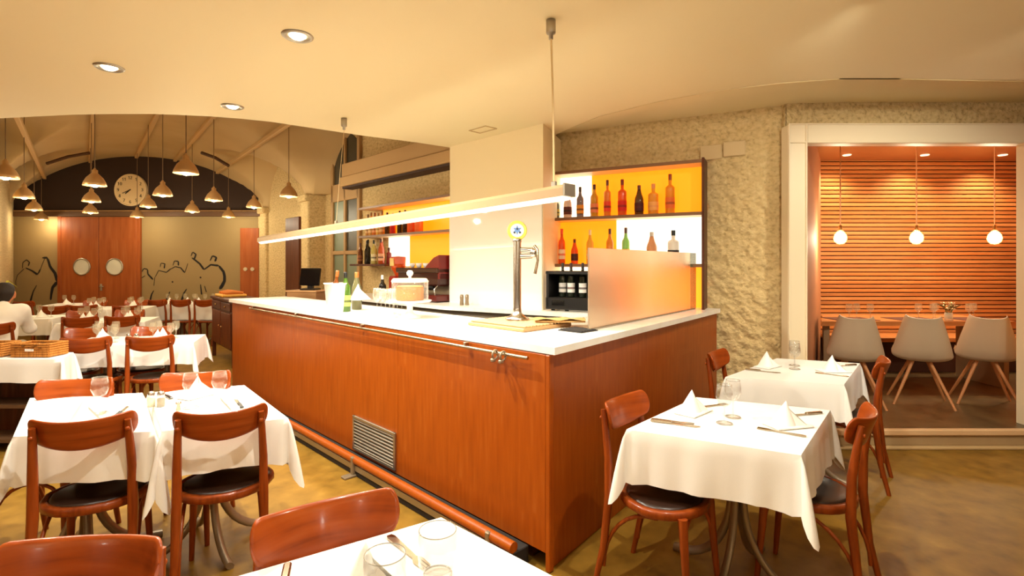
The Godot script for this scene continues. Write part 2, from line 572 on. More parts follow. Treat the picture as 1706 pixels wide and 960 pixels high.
func shell_hall():
	var vb := MB.new()
	var rows := []
	var nd := 110
	for i in nd + 1:
		var d := lerpf(4.35, 11.05, float(i) / nd)
		var xc := spring_x(d) - 2.66
		var row := []
		for j in 81:
			var w := sin(lerpf(-PI / 2, PI / 2, j / 80.0))
			var px := xc + w * 2.66
			row.append(V(px, maxf(vault_h(w, d), 3.1 if px > -0.78 else 0.0), d))
		var gap := maxf(0.05, 1.70 - 0.158 * d)
		for j in 6:
			var px := xc + 2.66 + gap * (j + 1) / 6.0
			row.append(V(px, maxf(vault_h(1.0, d), 3.1 if px > -0.78 else 0.0), d))
		rows.append(row)
	rows.reverse()
	vb.grid(rows, 0)
	struct("ceiling_vault", vb, M.vault)
	var k := 0
	for w in [-0.737, -0.37, 0.0, 0.31, 0.65]:
		var b := MB.new()
		var h := 2.70 + 1.15 * pow(1.0 - w * w, 0.62) - 0.03
		var p0 := V(spring_x(4.6) - 2.66 + w * 2.66, h, 4.6)
		var p1 := V(spring_x(10.9) - 2.66 + w * 2.66, h, 10.9)
		var L := (p1 - p0).length()
		b.box(Vector3.ZERO, Vector3(0.06, 0.07, L), 0.008)
		k += 1
		struct("trim_%d" % (k + 1), b, mat(rgb(206, 168, 112), 0.7), self, Transform3D(Basis.looking_at(p1 - p0, Vector3.UP), (p0 + p1) / 2))
	# walls of the hall
	var wf := fr(-5.45, 10.96, 5.15, -5.163)
	wall_box("wall_hall_right", -5.45, 10.96, -0.30, 5.797, 0.0, 4.2, M.plaster)
	wall_box("wall_hall_left", -5.1, 4.3, -10.83, 11.1, 0.0, 3.2, M.plaster)
	var up := MB.new()
	up.box(V(-8.1, 3.35, 11.08), Vector3(6.2, 1.6, 0.16), 0.0)
	struct("wall_far_lunette", up, M.dark_wall)
	var lo := MB.new()
	lo.box(V(-8.1, 1.275, 11.06), Vector3(6.2, 2.55, 0.16), 0.0)
	var far = struct("wall_far", lo, M.far_wall)
	var bm := MB.new()
	bm.box(V(-8.1, 2.60, 10.95), Vector3(5.6, 0.10, 0.12), 0.006)
	struct("trim_7", bm, mat(rgb(96, 64, 36), 0.6))
	var bl := MB.new()
	bl.box(V(-8.1, 2.665, 10.94), Vector3(5.6, 0.025, 0.14), 0.004)
	struct("trim_8", bl, mat(rgb(150, 110, 66), 0.6))
	mural()
	# double door with two portholes
	var dr := Node3D.new()
	dr.name = "door_1"
	dr.set_meta("kind", "structure")
	add_child(dr)
	dr.position = V(-8.85, 0, 10.97)
	for s in [-1.0, 1.0]:
		var leaf := MB.new()
		leaf.box(Vector3(s * 0.405, 1.27, 0.025), Vector3(0.80, 2.54, 0.05), 0.006)
		var lf := obj("door_leaf", leaf, M.door_wood, dr)
		var rg := MB.new()
		rg.lathe([Vector2(0.155, 0.0), Vector2(0.185, 0.0), Vector2(0.185, 0.018), Vector2(0.16, 0.02), Vector2(0.155, 0.0)], 28, Vector3(s * 0.35, 1.47, 0.05), Basis(Vector3.RIGHT, PI / 2))
		obj("porthole_ring", rg, M.satin, lf)
		var pg := MB.new()
		pg.lathe([Vector2(0.0, 0.0), Vector2(0.158, 0.0), Vector2(0.158, 0.008), Vector2(0.0, 0.008)], 28, Vector3(s * 0.35, 1.47, 0.052), Basis(Vector3.RIGHT, PI / 2), -1)
		obj("porthole_pane", pg, mat(rgb(208, 206, 190), 0.15), lf)
	var hd := MB.new()
	hd.box(Vector3(0.06, 1.03, 0.058), Vector3(0.04, 0.14, 0.016), 0.003)
	hd.tube([Vector3(0.06, 1.05, 0.06), Vector3(0.06, 1.05, 0.10), Vector3(0.15, 1.05, 0.10)], 0.01, 6)
	obj("door_handle", hd, M.satin, dr)
	for e in [[-0.845, 0.08], [0.845, 0.08]]:
		var jm := MB.new()
		jm.box(Vector3(e[0], 1.29, 0.02), Vector3(e[1], 2.58, 0.06), 0.005)
		obj("door_frame", jm, M.door_wood, dr)
	# brown door to the toilets, at the right end of the far wall
	var d2 := Node3D.new()
	d2.name = "door_2"
	d2.set_meta("kind", "structure")
	add_child(d2)
	d2.position = V(-5.62, 0, 10.97)
	var l2 := MB.new()
	l2.box(Vector3(0, 1.15, 0.03), Vector3(0.40, 2.3, 0.05), 0.006)
	obj("door_leaf", l2, M.door_wood, d2)
	for s in [-0.075, 0.075]:
		var ov := MB.new()
		ov.lathe([Vector2(0.0, 0.0), Vector2(0.04, 0.0), Vector2(0.04, 0.008), Vector2(0.0, 0.008)], 18, Vector3(s, 1.42, 0.056), Basis(Vector3(1, 0, 0), Vector3(0, 0, 3.4), Vector3(0, -1, 0)), -1)
		obj("oval_pane", ov, mat(rgb(196, 180, 150), 0.2), d2)
	var d3 := Node3D.new()
	d3.name = "door_3"
	d3.set_meta("kind", "structure")
	add_child(d3)
	d3.transform = wf * Transform3D(Basis.IDENTITY, Vector3(1.95, 0, 0.0))
	var l3 := MB.new()
	l3.box(Vector3(0, 1.2, 0.03), Vector3(0.62, 2.4, 0.06), 0.006)
	obj("door_leaf", l3, M.dark_wood, d3)  # dark wood paints in the shade this door stands in
	# tall window in the right wall of the hall
	var wn := Node3D.new()
	wn.name = "window_1"
	wn.set_meta("kind", "structure")
	add_child(wn)
	wn.transform = wf * Transform3D(Basis.IDENTITY, Vector3(4.0, 0, 0.0))
	var dark_glass := mat(rgb(62, 56, 38), 0.4)
	var green_glass := mat(rgb(120, 132, 108), 0.4)
	for s in [-1.0, 1.0]:
		var pu := MB.new()
		pu.prism([Vector2(s * 0.03, 2.82), Vector2(s * 0.40, 2.82), Vector2(s * 0.40, 3.42), Vector2(s * 0.03, 3.66)], 0.004, 0.018)
		obj("pane", pu, dark_glass, wn)
		var pm := MB.new()
		pm.box(Vector3(s * 0.215, 2.14, 0.012), Vector3(0.37, 0.80, 0.016), 0.0)
		obj("pane", pm, dark_glass if s > 0 else green_glass, wn)
		var pd := MB.new()
		pd.box(Vector3(s * 0.215, 1.28, 0.012), Vector3(0.37, 0.80, 0.016), 0.0)
		obj("pane", pd, green_glass, wn)
	var ff := MB.new()
	for e in [[-0.44, 1.85, 0.08, 3.5], [0.44, 1.85, 0.08, 3.5], [0.0, 2.3, 0.06, 2.8], [0.0, 2.68, 0.9, 0.28], [0.0, 1.71, 0.9, 0.06], [0.0, 0.84, 0.9, 0.08]]:
		ff.box(Vector3(e[0], e[1], 0.025), Vector3(e[2], e[3], 0.05), 0.005)
	obj("window_frame", ff, mat(rgb(176, 138, 86), 0.6), wn)
	# piers that carry the vault on the right
	k = 0
	for d in [8.63, 10.64]:
		var b := MB.new()
		var depth := maxf(0.3, 1.70 - 0.158 * d) + 0.25
		b.box(Vector3(0, 1.3, -depth / 2 + 0.05), Vector3(0.30, 2.6, depth), 0.02)
		var o := 0.06
		b.box(Vector3(0, 2.64, -depth / 2 + 0.05 + o / 2), Vector3(0.30 + o, 0.12, depth + o), 0.02)
		k += 1
		struct("wall_pillar_%d" % k, b, M.plaster, self, fr(spring_x(d), d, 0.706, -0.708))
	# stepped beam over the shelf side of the hall
	var beam := MB.new()
	beam.box(Vector3(5.72, 2.775, 0.13), Vector3(2.9, 0.14, 0.26), 0.008)
	beam.box(Vector3(5.72, 2.95, 0.115), Vector3(2.9, 0.20, 0.23), 0.008)
	struct("trim_9", beam, mat(rgb(196, 158, 104), 0.7), self, wf)
	var strip := MB.new()  # dark strip, paints the shadow gap below the beam
	strip.box(Vector3(5.72, 2.69, 0.12), Vector3(2.9, 0.03, 0.20), 0.004)
	struct("trim_10", strip, mat(rgb(60, 34, 20), 0.7), self, wf)
	# clock
	var ck := thing("wall_clock", "large round pale clock with black numerals on the dark end wall", "clock", Transform3D(Basis.IDENTITY, V(-8.19, 3.12, 10.99)))
	var R := 0.345
	var cb := MB.new()
	cb.lathe([Vector2(0.0, 0.0), Vector2(R, 0.0), Vector2(R, 0.05), Vector2(R - 0.02, 0.06), Vector2(R - 0.03, 0.045), Vector2(0.0, 0.045)], 48, Vector3.ZERO, Basis(Vector3.RIGHT, PI / 2), -1)
	obj("case", cb, mat(rgb(226, 196, 146), 0.5), ck)
	var font := SystemFont.new()
	font.font_names = PackedStringArray(["Droid Sans"])
	for i in 12:
		var tm := TextMesh.new()
		tm.text = str(i + 1)
		tm.font = font
		tm.font_size = 32
		tm.pixel_size = 0.0027
		tm.depth = 0.006
		var a := TAU * (i + 1) / 12.0
		obj("numeral", tm, M.ink, ck, Transform3D(Basis.IDENTITY, Vector3(sin(a) * 0.26, cos(a) * 0.26, 0.048)))
	for hnd in [[7.7 / 12.0, 0.15, 0.022], [41.0 / 60.0, 0.2, 0.014]]:
		var hb := MB.new()
		hb.box(Vector3(0, hnd[1] / 2 - 0.02, 0.054), Vector3(hnd[2], hnd[1], 0.006), 0.001)
		obj("clock_hand", hb, M.ink, ck, Transform3D(Basis(Vector3(0, 0, 1), -TAU * hnd[0]), Vector3.ZERO))
	# dark bars between the vault ribs
	for q in [[-8.75, 3.42, 9.6, -7.95, 3.62, 9.6], [-5.72, 3.58, 9.4, -5.22, 3.34, 9.4]]:
		var t := MB.new()
		var a := V(q[0], q[1], q[2])
		var e := V(q[3], q[4], q[5])
		t.tube([a, a.lerp(e, 0.5) + Vector3(0, 0.03, 0), e], 0.03, 8)
		var left: bool = q[0] < -8.0
		var o = tag(obj("tie_bar", t, mat(rgb(80, 50, 26), 0.6)), "short dark bar under the vault, " + ("above the left pendants" if left else "to the right of the clock"), "bar")
	pendants()

func mural():
	var u := 0.012906
	var S := []
	var add := func(w0: float, w1: float, pts: Array):
		S.append([w0 * 1.5, w1 * 1.4, pts])
	add.call(2.0, 5.0, [140, 180, 142, 142, 165, 125, 185, 140, 176, 165])
	add.call(1.5, 2.5, [100, 300, 97, 260, 108, 222, 150, 182])
	add.call(4.0, 9.0, [160, 176, 198, 193, 235, 218])
	add.call(4.0, 2.0, [235, 218, 250, 185])
	add.call(2.0, 9.0, [230, 285, 208, 325, 190, 392])
	add.call(2.0, 2.0, [245, 210, 262, 160, 280, 118])
	add.call(8.0, 14.0, [265, 112, 296, 112, 315, 170, 345, 208, 360, 265])
	add.call(14.0, 8.0, [360, 265, 330, 300, 318, 380])
	add.call(3.0, 8.0, [895, 202, 905, 180, 930, 185, 932, 215, 965, 250])
	add.call(2.0, 3.0, [885, 245, 915, 225])
	add.call(3.0, 9.0, [970, 318, 955, 345, 945, 390])
	add.call(2.0, 6.0, [1010, 172, 1015, 146, 1040, 150, 1035, 180])
	add.call(2.0, 5.0, [978, 235, 1000, 192, 1050, 205, 1078, 180])
	add.call(2.0, 2.0, [970, 290, 976, 235])
	add.call(2.0, 7.0, [1090, 162, 1100, 132, 1125, 135, 1125, 162])
	add.call(3.0, 6.0, [1075, 185, 1105, 168, 1140, 176, 1165, 207])
	add.call(2.0, 2.0, [1165, 207, 1185, 148])
	add.call(3.0, 10.0, [1178, 308, 1160, 335, 1145, 385])
	add.call(3.0, 8.0, [1072, 325, 1050, 380])
	add.call(3.0, 8.0, [1205, 102, 1215, 76, 1236, 90, 1226, 120])
	add.call(6.0, 9.0, [1210, 112, 1260, 150, 1287, 187])
	add.call(3.0, 7.0, [1265, 280, 1272, 345])
	add.call(3.0, 4.0, [1290, 290, 1302, 330])
	add.call(4.0, 9.0, [1325, 132, 1340, 100, 1366, 110, 1356, 136])
	add.call(5.0, 9.0, [1287, 187, 1330, 156, 1380, 162])
	add.call(9.0, 15.0, [1380, 162, 1410, 200, 1416, 260, 1385, 310])
	add.call(6.0, 6.0, [1084, 262, 1092, 268])
	add.call(6.0, 6.0, [1261, 234, 1269, 240])
	var ends := [0, 9, 99]
	for side in 2:
		var m := thing("wall_mural", ["black brush drawing of two figures on the wall left of the portholed doors", "black brush drawing of a row of figures on the wall right of the portholed doors"][side], "mural", Transform3D(Basis.IDENTITY, V(0, 0, 10.978)))
		for s in S:
			if (s[2][0] > 600) != (side == 1):
				continue
			var c := Curve3D.new()
			for i in range(0, s[2].size(), 2):
				var p := Vector3((s[2][i] / 3.79 - 853) * u, 1.53 + (40 - s[2][i + 1] / 3.79) * u, 0)
				c.add_point(p)
			for i in range(1, c.point_count - 1):
				var tg := (c.get_point_position(i + 1) - c.get_point_position(i - 1)) * 0.18
				c.set_point_in(i, -tg)
				c.set_point_out(i, tg)
			var L := c.get_baked_length()
			var top := []
			var n := 14
			for i in n + 1:
				var p := c.sample_baked(L * i / n)
				var q := c.sample_baked(minf(L, L * i / n + 0.01)) - c.sample_baked(maxf(0, L * i / n - 0.01))
				var nn := Vector3(-q.y, q.x, 0).normalized()
				var w: float = lerpf(s[0], s[1], float(i) / n) / 3.79 * u * 0.5 * (0.35 if i == 0 or i == n else 1.0)
				top.append([p + nn * w, p + nn * w + Vector3(0, 0, 0.003), p - nn * w + Vector3(0, 0, 0.003), p - nn * w])
			var b := MB.new()
			b.grid(top, -1)
			obj("brush_stroke", b, M.ink, m)

func pendants():
	var sh := MB.new()
	sh.lathe([Vector2(0.117, 0.0), Vector2(0.12, 0.004), Vector2(0.112, 0.04), Vector2(0.085, 0.095), Vector2(0.045, 0.14), Vector2(0.030, 0.155), Vector2(0.030, 0.19), Vector2(0.014, 0.20), Vector2(0.010, 0.215), Vector2(0.0, 0.215)], 24)
	sh.lathe([Vector2(0.0, 0.15), Vector2(0.042, 0.136), Vector2(0.081, 0.093), Vector2(0.108, 0.04), Vector2(0.117, 0.0)], 24)
	var shade := sh.mesh()
	var bb := MB.new()
	bb.lathe([Vector2(0.0, -0.02), Vector2(0.03, -0.012), Vector2(0.05, 0.022), Vector2(0.056, 0.045), Vector2(0.03, 0.09), Vector2(0.0, 0.10)], 16)
	var bulb := bb.mesh()
	var bm := glow(Color(1.0, 0.93, 0.78), 2.6)
	var L := [
		[-5.56, 2.47, 5.6, "at the left edge of the picture, lowest row end"], [-5.07, 2.48, 6.2, "largest above the portholed doors"], [-6.43, 2.48, 7.8, "second in the line above the portholed doors"],
		[-7.85, 2.48, 9.5, "third and smallest in the line above the portholed doors"], [-3.45, 2.485, 5.4, "biggest of all, to the right of the clock"], [-4.86, 2.48, 7.1, "close beside the clock on its right"],
		[-6.06, 2.48, 8.5, "just under the right rim of the clock"], [-7.64, 2.485, 10.4, "tiny, below the clock by the beam"], [-6.98, 2.475, 7.3, "second from the left edge"],
		[-8.43, 2.48, 9.0, "third from the left edge"], [-9.87, 2.46, 10.7, "tiny, fourth from the left edge"], [-4.50, 2.485, 7.7, "against the dark wall right of the clock, higher of two"],
		[-5.83, 2.48, 9.3, "against the dark wall right of the clock, lower of two"], [-5.78, 2.485, 10.4, "tiny, near the right end of the dark wall"], [-4.35, 2.48, 8.6, "before the far plaster pillar"], [-3.15, 2.48, 7.2, "before the near plaster pillar above the bar end"]]
	for p in L:
		var t := thing("pendant_lamp", "copper bell pendant lamp, " + p[3], "pendant lamp", Transform3D(Basis.IDENTITY, V(p[0], p[1], p[2])))
		obj("shade", shade, M.lamp_metal, t)
		obj("bulb", bulb, bm, t)
		var w: float = (p[0] - spring_x(p[2]) + 2.66) / 2.66
		var top: float = vault_h(clampf(w, -1, 1), p[2]) - p[1]
		var c := MB.new()
		c.tube([Vector3(0, 0.21, 0), Vector3(0, top + 0.01, 0)], 0.005, 5)
		obj("cord", c, M.cord, t)
		omni(t, Vector3(0, -0.05, 0), DEEP, 0.27, 0.05)

# ---------------------------------------------------------------- the room behind the door frame
func side_room():
	var pl := MB.new()
	pl.slab([Vector2(2.36, 4.25), Vector2(5.4, 4.25), Vector2(7.6, 7.3), Vector2(2.5, 7.3)], 0.0, 0.15)
	struct("floor_platform", pl, M.platform)
	var ns := MB.new()
	ns.box(V(3.88, 0.135, 4.235), Vector3(3.04, 0.05, 0.05), 0.008)
	struct("trim_11", ns, mat(rgb(232, 190, 140), 0.4))
	var rs := MB.new()
	rs.box(V(3.88, 0.065, 4.24), Vector3(3.04, 0.08, 0.02), 0.004)
	struct("trim_12", rs, mat(rgb(176, 146, 104), 0.5))
	var rb := MB.new()
	rb.box(V(3.88, 0.012, 4.215), Vector3(3.04, 0.024, 0.05), 0.006)
	struct("baseboard_step", rb, mat(rgb(206, 172, 120), 0.5))
	# cream door frame
	var f := Node3D.new()
	f.name = "door_4"
	f.set_meta("kind", "structure")
	add_child(f)
	f.position = V(0, 0, 4.38)
	var fm := mat(rgb(240, 222, 186), 0.35)
	for j in [[2.42, "jamb"], [4.46, "jamb"]]:
		var b := MB.new()
		b.box(Vector3(j[0], 1.43, 0), Vector3(0.16, 2.57, 0.12), 0.008)
		obj("jamb", b, fm, f)
		var e := MB.new()
		for s in [-0.073, 0.07]:
			e.box(Vector3(j[0] + s, 1.43, 0.065), Vector3(0.014, 2.57, 0.016), 0.004)
		obj("bead", e, fm, f)
	var hb := MB.new()
	hb.box(Vector3(3.44, 2.635, 0), Vector3(1.876, 0.165, 0.116), 0.008)
	obj("lintel", hb, fm, f)
	var he := MB.new()
	for s in [0.079, -0.076]:
		he.box(Vector3(3.44, 2.635 + s, 0.066), Vector3(2.2, 0.012, 0.014), 0.004)
	obj("bead", he, fm, f)
	# walls and ceiling of the small room
	wall_box("wall_room_left", 2.66, 4.6, 4.24, 7.0, 0.0, 3.0, mat(rgb(190, 130, 84), 0.7), 0.1)
	wall_box("wall_room_right", 7.3, 7.2, 5.0, 4.52, 0.0, 3.0, mat(rgb(210, 150, 96), 0.7), 0.1)
	var cl := MB.new()
	cl.slab([Vector2(2.3, 4.46), Vector2(5.6, 4.46), Vector2(7.6, 7.3), Vector2(3.6, 7.3)], 2.93, 3.05)
	struct("ceiling_room", cl, mat(rgb(158, 96, 52), 0.35))
	var bk := MB.new()
	bk.box(V(5.55, 1.5, 7.0), Vector3(3.6, 3.0, 0.1), 0.0)
	var wall = struct("wall_slatted", bk, M.slat_back)
	var sm := MB.new()
	sm.box(Vector3.ZERO, Vector3(3.1, 0.042, 0.035), 0.004)
	var sl := sm.mesh()
	var tints := []
	for i in 3:
		var s2 := sl.duplicate()
		var mm: StandardMaterial3D = M.slat.duplicate()
		mm.albedo_color = [Color(1, 1, 1), Color(0.93, 0.9, 0.88), Color(1.0, 0.96, 0.9)][i]
		mm.uv1_offset = Vector3(i * 0.37, i * 0.21, 0)
		tints.append([s2, mm])
	for i in 44:
		var q = tints[(i * 7 + i / 3) % 3]
		obj("slat", q[0], q[1], wall, Transform3D(Basis.IDENTITY, V(5.62, 0.56 + i * 0.0555, 6.93)))
	# bench
	var bn := thing("bench", "long wooden wall bench with an orange edge under the slatted wall", "bench", Transform3D(Basis.IDENTITY, V(5.36, 0.15, 6.66)))
	var bs := MB.new()
	bs.box(Vector3(0, 0.42, 0), Vector3(2.4, 0.06, 0.44), 0.008)
	obj("seat", bs, M.slat, bn)
	var bf := MB.new()
	bf.box(Vector3(0, 0.195, -0.03), Vector3(2.34, 0.39, 0.36), 0.005)
	obj("base", bf, mat(rgb(70, 36, 18), 0.7), bn)
	# communal table
	var t := thing("communal_table", "long light wood table with slab ends before the slatted wall", "table", Transform3D(Basis.IDENTITY, V(4.44, 0.15, 5.95)))
	var tt := MB.new()
	tt.slab([Vector2(-1.05, -0.36), Vector2(1.08, -0.36), Vector2(1.08, 0.36), Vector2(-0.60, 0.36)], 0.70, 0.75)
	obj("tabletop", tt, M.table_wood, t)
	for s in [-1.0, 1.0]:
		var lg := MB.new()
		lg.box(Vector3(s * 1.03 + (0.25 if s < 0 else 0.0), 0.35, 0), Vector3(0.06, 0.70, 0.62), 0.005, Basis(Vector3.UP, -0.53 if s < 0 else 0.0))
		obj("leg", lg, mat(rgb(150, 120, 84), 0.6), t)
	for i in 3:
		var pm := MB.new()
		pm.box(Vector3.ZERO, Vector3(0.46, 0.006, 0.34), 0.002)
		tag(obj("placemat", pm, mat(rgb(96, 48, 26), 0.7), self, Transform3D(Basis.IDENTITY, V(3.86 + i * 0.7, 0.903, 5.83))), "dark red-brown placemat on the communal table " + ["by the left chair", "by the middle chair", "by the right chair"][i], "placemat")
	shell_chairs()
	# bulbs on thin cords
	var bb := MB.new()
	bb.lathe([Vector2(0.0, -0.075), Vector2(0.035, -0.066), Vector2(0.062, -0.038), Vector2(0.070, 0.0), Vector2(0.060, 0.04), Vector2(0.034, 0.075), Vector2(0.018, 0.095)], 20)
	var gb := bb.mesh()
	var fb := MB.new()
	fb.lathe([Vector2(0.0, -0.04), Vector2(0.012, -0.03), Vector2(0.018, 0.0), Vector2(0.012, 0.035), Vector2(0.0, 0.05)], 14)
	var core := fb.mesh()
	var gm := clear(Color(1.0, 0.86, 0.6), 0.07)
	var cm := glow(Color(1.0, 0.88, 0.6), 4.0)
	var i := 0
	for x in [3.797, 4.678, 5.581]:
		var p := thing("bulb_pendant", "bare glowing globe bulb on a thin cord in the slatted room, " + ["left", "middle", "right"][i] + " of three", "pendant lamp", Transform3D(Basis.IDENTITY, V(x, 1.83, 5.9)))
		obj("globe", gb, gm, p)
		obj("filament", core, cm, p)
		var sk := MB.new()
		sk.lathe([Vector2(0.018, 0.09), Vector2(0.019, 0.14), Vector2(0.006, 0.15), Vector2(0.0, 0.15)], 12)
		obj("socket", sk, M.brass, p)
		var cd := MB.new()
		cd.tube([Vector3(0, 0.145, 0), Vector3(0, 1.10, 0)], 0.006, 6)
		obj("cord", cd, mat(rgb(236, 190, 140), 0.6), p)
		omni(p, Vector3(0, 0.0, 0), DEEP, 0.36, 0.03)
		i += 1
	# recessed lights along the front of the slats
	for x in [4.3, 5.3, 6.3]:
		var p := thing("downlight", ["left", "middle", "right"][int(x - 4.0)] + " small recessed ceiling light washing the slatted wall", "downlight", Transform3D(Basis.IDENTITY, V(x, 2.93, 6.55)), "recessed lights over the slatted wall")
		var rg := MB.new()
		rg.lathe([Vector2(0.0, -0.008), Vector2(0.03, -0.008), Vector2(0.045, -0.006), Vector2(0.05, 0.0)], 18)
		obj("lens", rg, glow(Color(1.0, 0.9, 0.7), 2.0), p)
		spot(p, Vector3(0, -0.03, 0), Vector3(0, -1.2, -0.25), DEEP, 0.75, 60.0)

func shell_chairs():
	var prof := [[-0.22, 0.435, 0.19], [-0.19, 0.455, 0.215], [-0.08, 0.44, 0.245], [0.06, 0.425, 0.262], [0.14, 0.43, 0.265], [0.19, 0.47, 0.262], [0.215, 0.55, 0.25], [0.235, 0.66, 0.222], [0.252, 0.77, 0.188], [0.262, 0.835, 0.168], [0.268, 0.855, 0.15]]
	var outer := []
	var inner := []
	var n := prof.size()
	for i in n:
		var p = prof[i]
		var q0 = prof[maxi(i - 1, 0)]
		var q1 = prof[mini(i + 1, n - 1)]
		var tg := Vector2(q1[0] - q0[0], q1[1] - q0[1]).normalized()
		var nn := Vector3(0, tg.x, -tg.y)   # towards the sitter
		var ro := []
		var ri := []
		for j in 17:
			var v := j / 8.0 - 1.0
			var x: float = sin(v * PI / 2) * p[2] * 0.9
			var cup: float = pow(1.0 - cos(v * PI / 2), 1.2) * (0.11 if i > 4 else 0.07)
			var c := Vector3(x, p[1], p[0]) + nn * cup
			ro.append(c)
			ri.append(c + nn * 0.012 - Vector3(signf(x) * 0.003, 0, 0))
		outer.append(ro)
		inner.append(ri)
	var b := MB.new()
	b.grid(outer, 0)
	inner.reverse()
	b.grid(inner, 1)
	inner.reverse()
	for i in n - 1:
		for j in [0, 16]:
			b.quad(outer[i][j], outer[i + 1][j], inner[i + 1][j], inner[i][j])
	for i in [0, n - 1]:
		for j in 16:
			b.quad(outer[i][j], outer[i][j + 1], inner[i][j + 1], inner[i][j])
	var proto := thing("shell_chair", "pale moulded shell chair with splayed wooden legs", "chair", Transform3D.IDENTITY)
	obj("shell", b, M.shell, proto)
	var cu := MB.new()
	cu.prism(_round_rect(0.19, 0.17, 0.08), 0.0, 0.03, Transform3D(Basis(Vector3.RIGHT, -PI / 2), Vector3(0, 0.445, -0.03)), true)
	obj("cushion", cu, M.shell, proto)
	for sx in [-1.0, 1.0]:
		for sz in [-1.0, 1.0]:
			var l := MB.new()
			l.tube([Vector3(sx * 0.06, 0.44, sz * 0.06), Vector3(sx * 0.235, 0.0, sz * 0.215)], [0.017, 0.011], 10)
			obj("leg", l, mat(rgb(206, 140, 86), 0.5), proto)
	proto.set_meta("base_name", "shell_chair")
	var at := [[3.40, 5.12], [4.06, 5.12], [4.70, 5.12]]
	for i in 3:
		var o = proto if i == 0 else dup(proto, Transform3D.IDENTITY)
		o.transform = Transform3D(Basis(Vector3.UP, [-0.46, -0.52, -0.56][i]), V(at[i][0], 0.15, at[i][1] - 0.04))
		o.set_meta("label", "pale moulded shell chair with splayed legs at the communal table, " + ["leftmost of three", "in the middle of three", "rightmost of three"][i])
	for o in get_children():
		if String(o.name).begins_with("shell_chair"):
			o.set_meta("group", "shell chairs at the communal table")

func _round_rect(hx: float, hy: float, r: float, n := 5) -> Array:
	var p := []
	for c in [[1, 1, 0], [-1, 1, 1], [-1, -1, 2], [1, -1, 3]]:
		for i in n + 1:
			var a: float = PI / 2 * (c[2] + float(i) / n)
			p.append(Vector2(c[0] * (hx - r) + cos(a) * r, c[1] * (hy - r) + sin(a) * r))
	return p

# ---------------------------------------------------------------- the bar
func lp(f: Transform3D, x: float, z: float) -> Vector2:
	var p := f * Vector3(x, 0, z)
	return Vector2(p.x, -p.z)

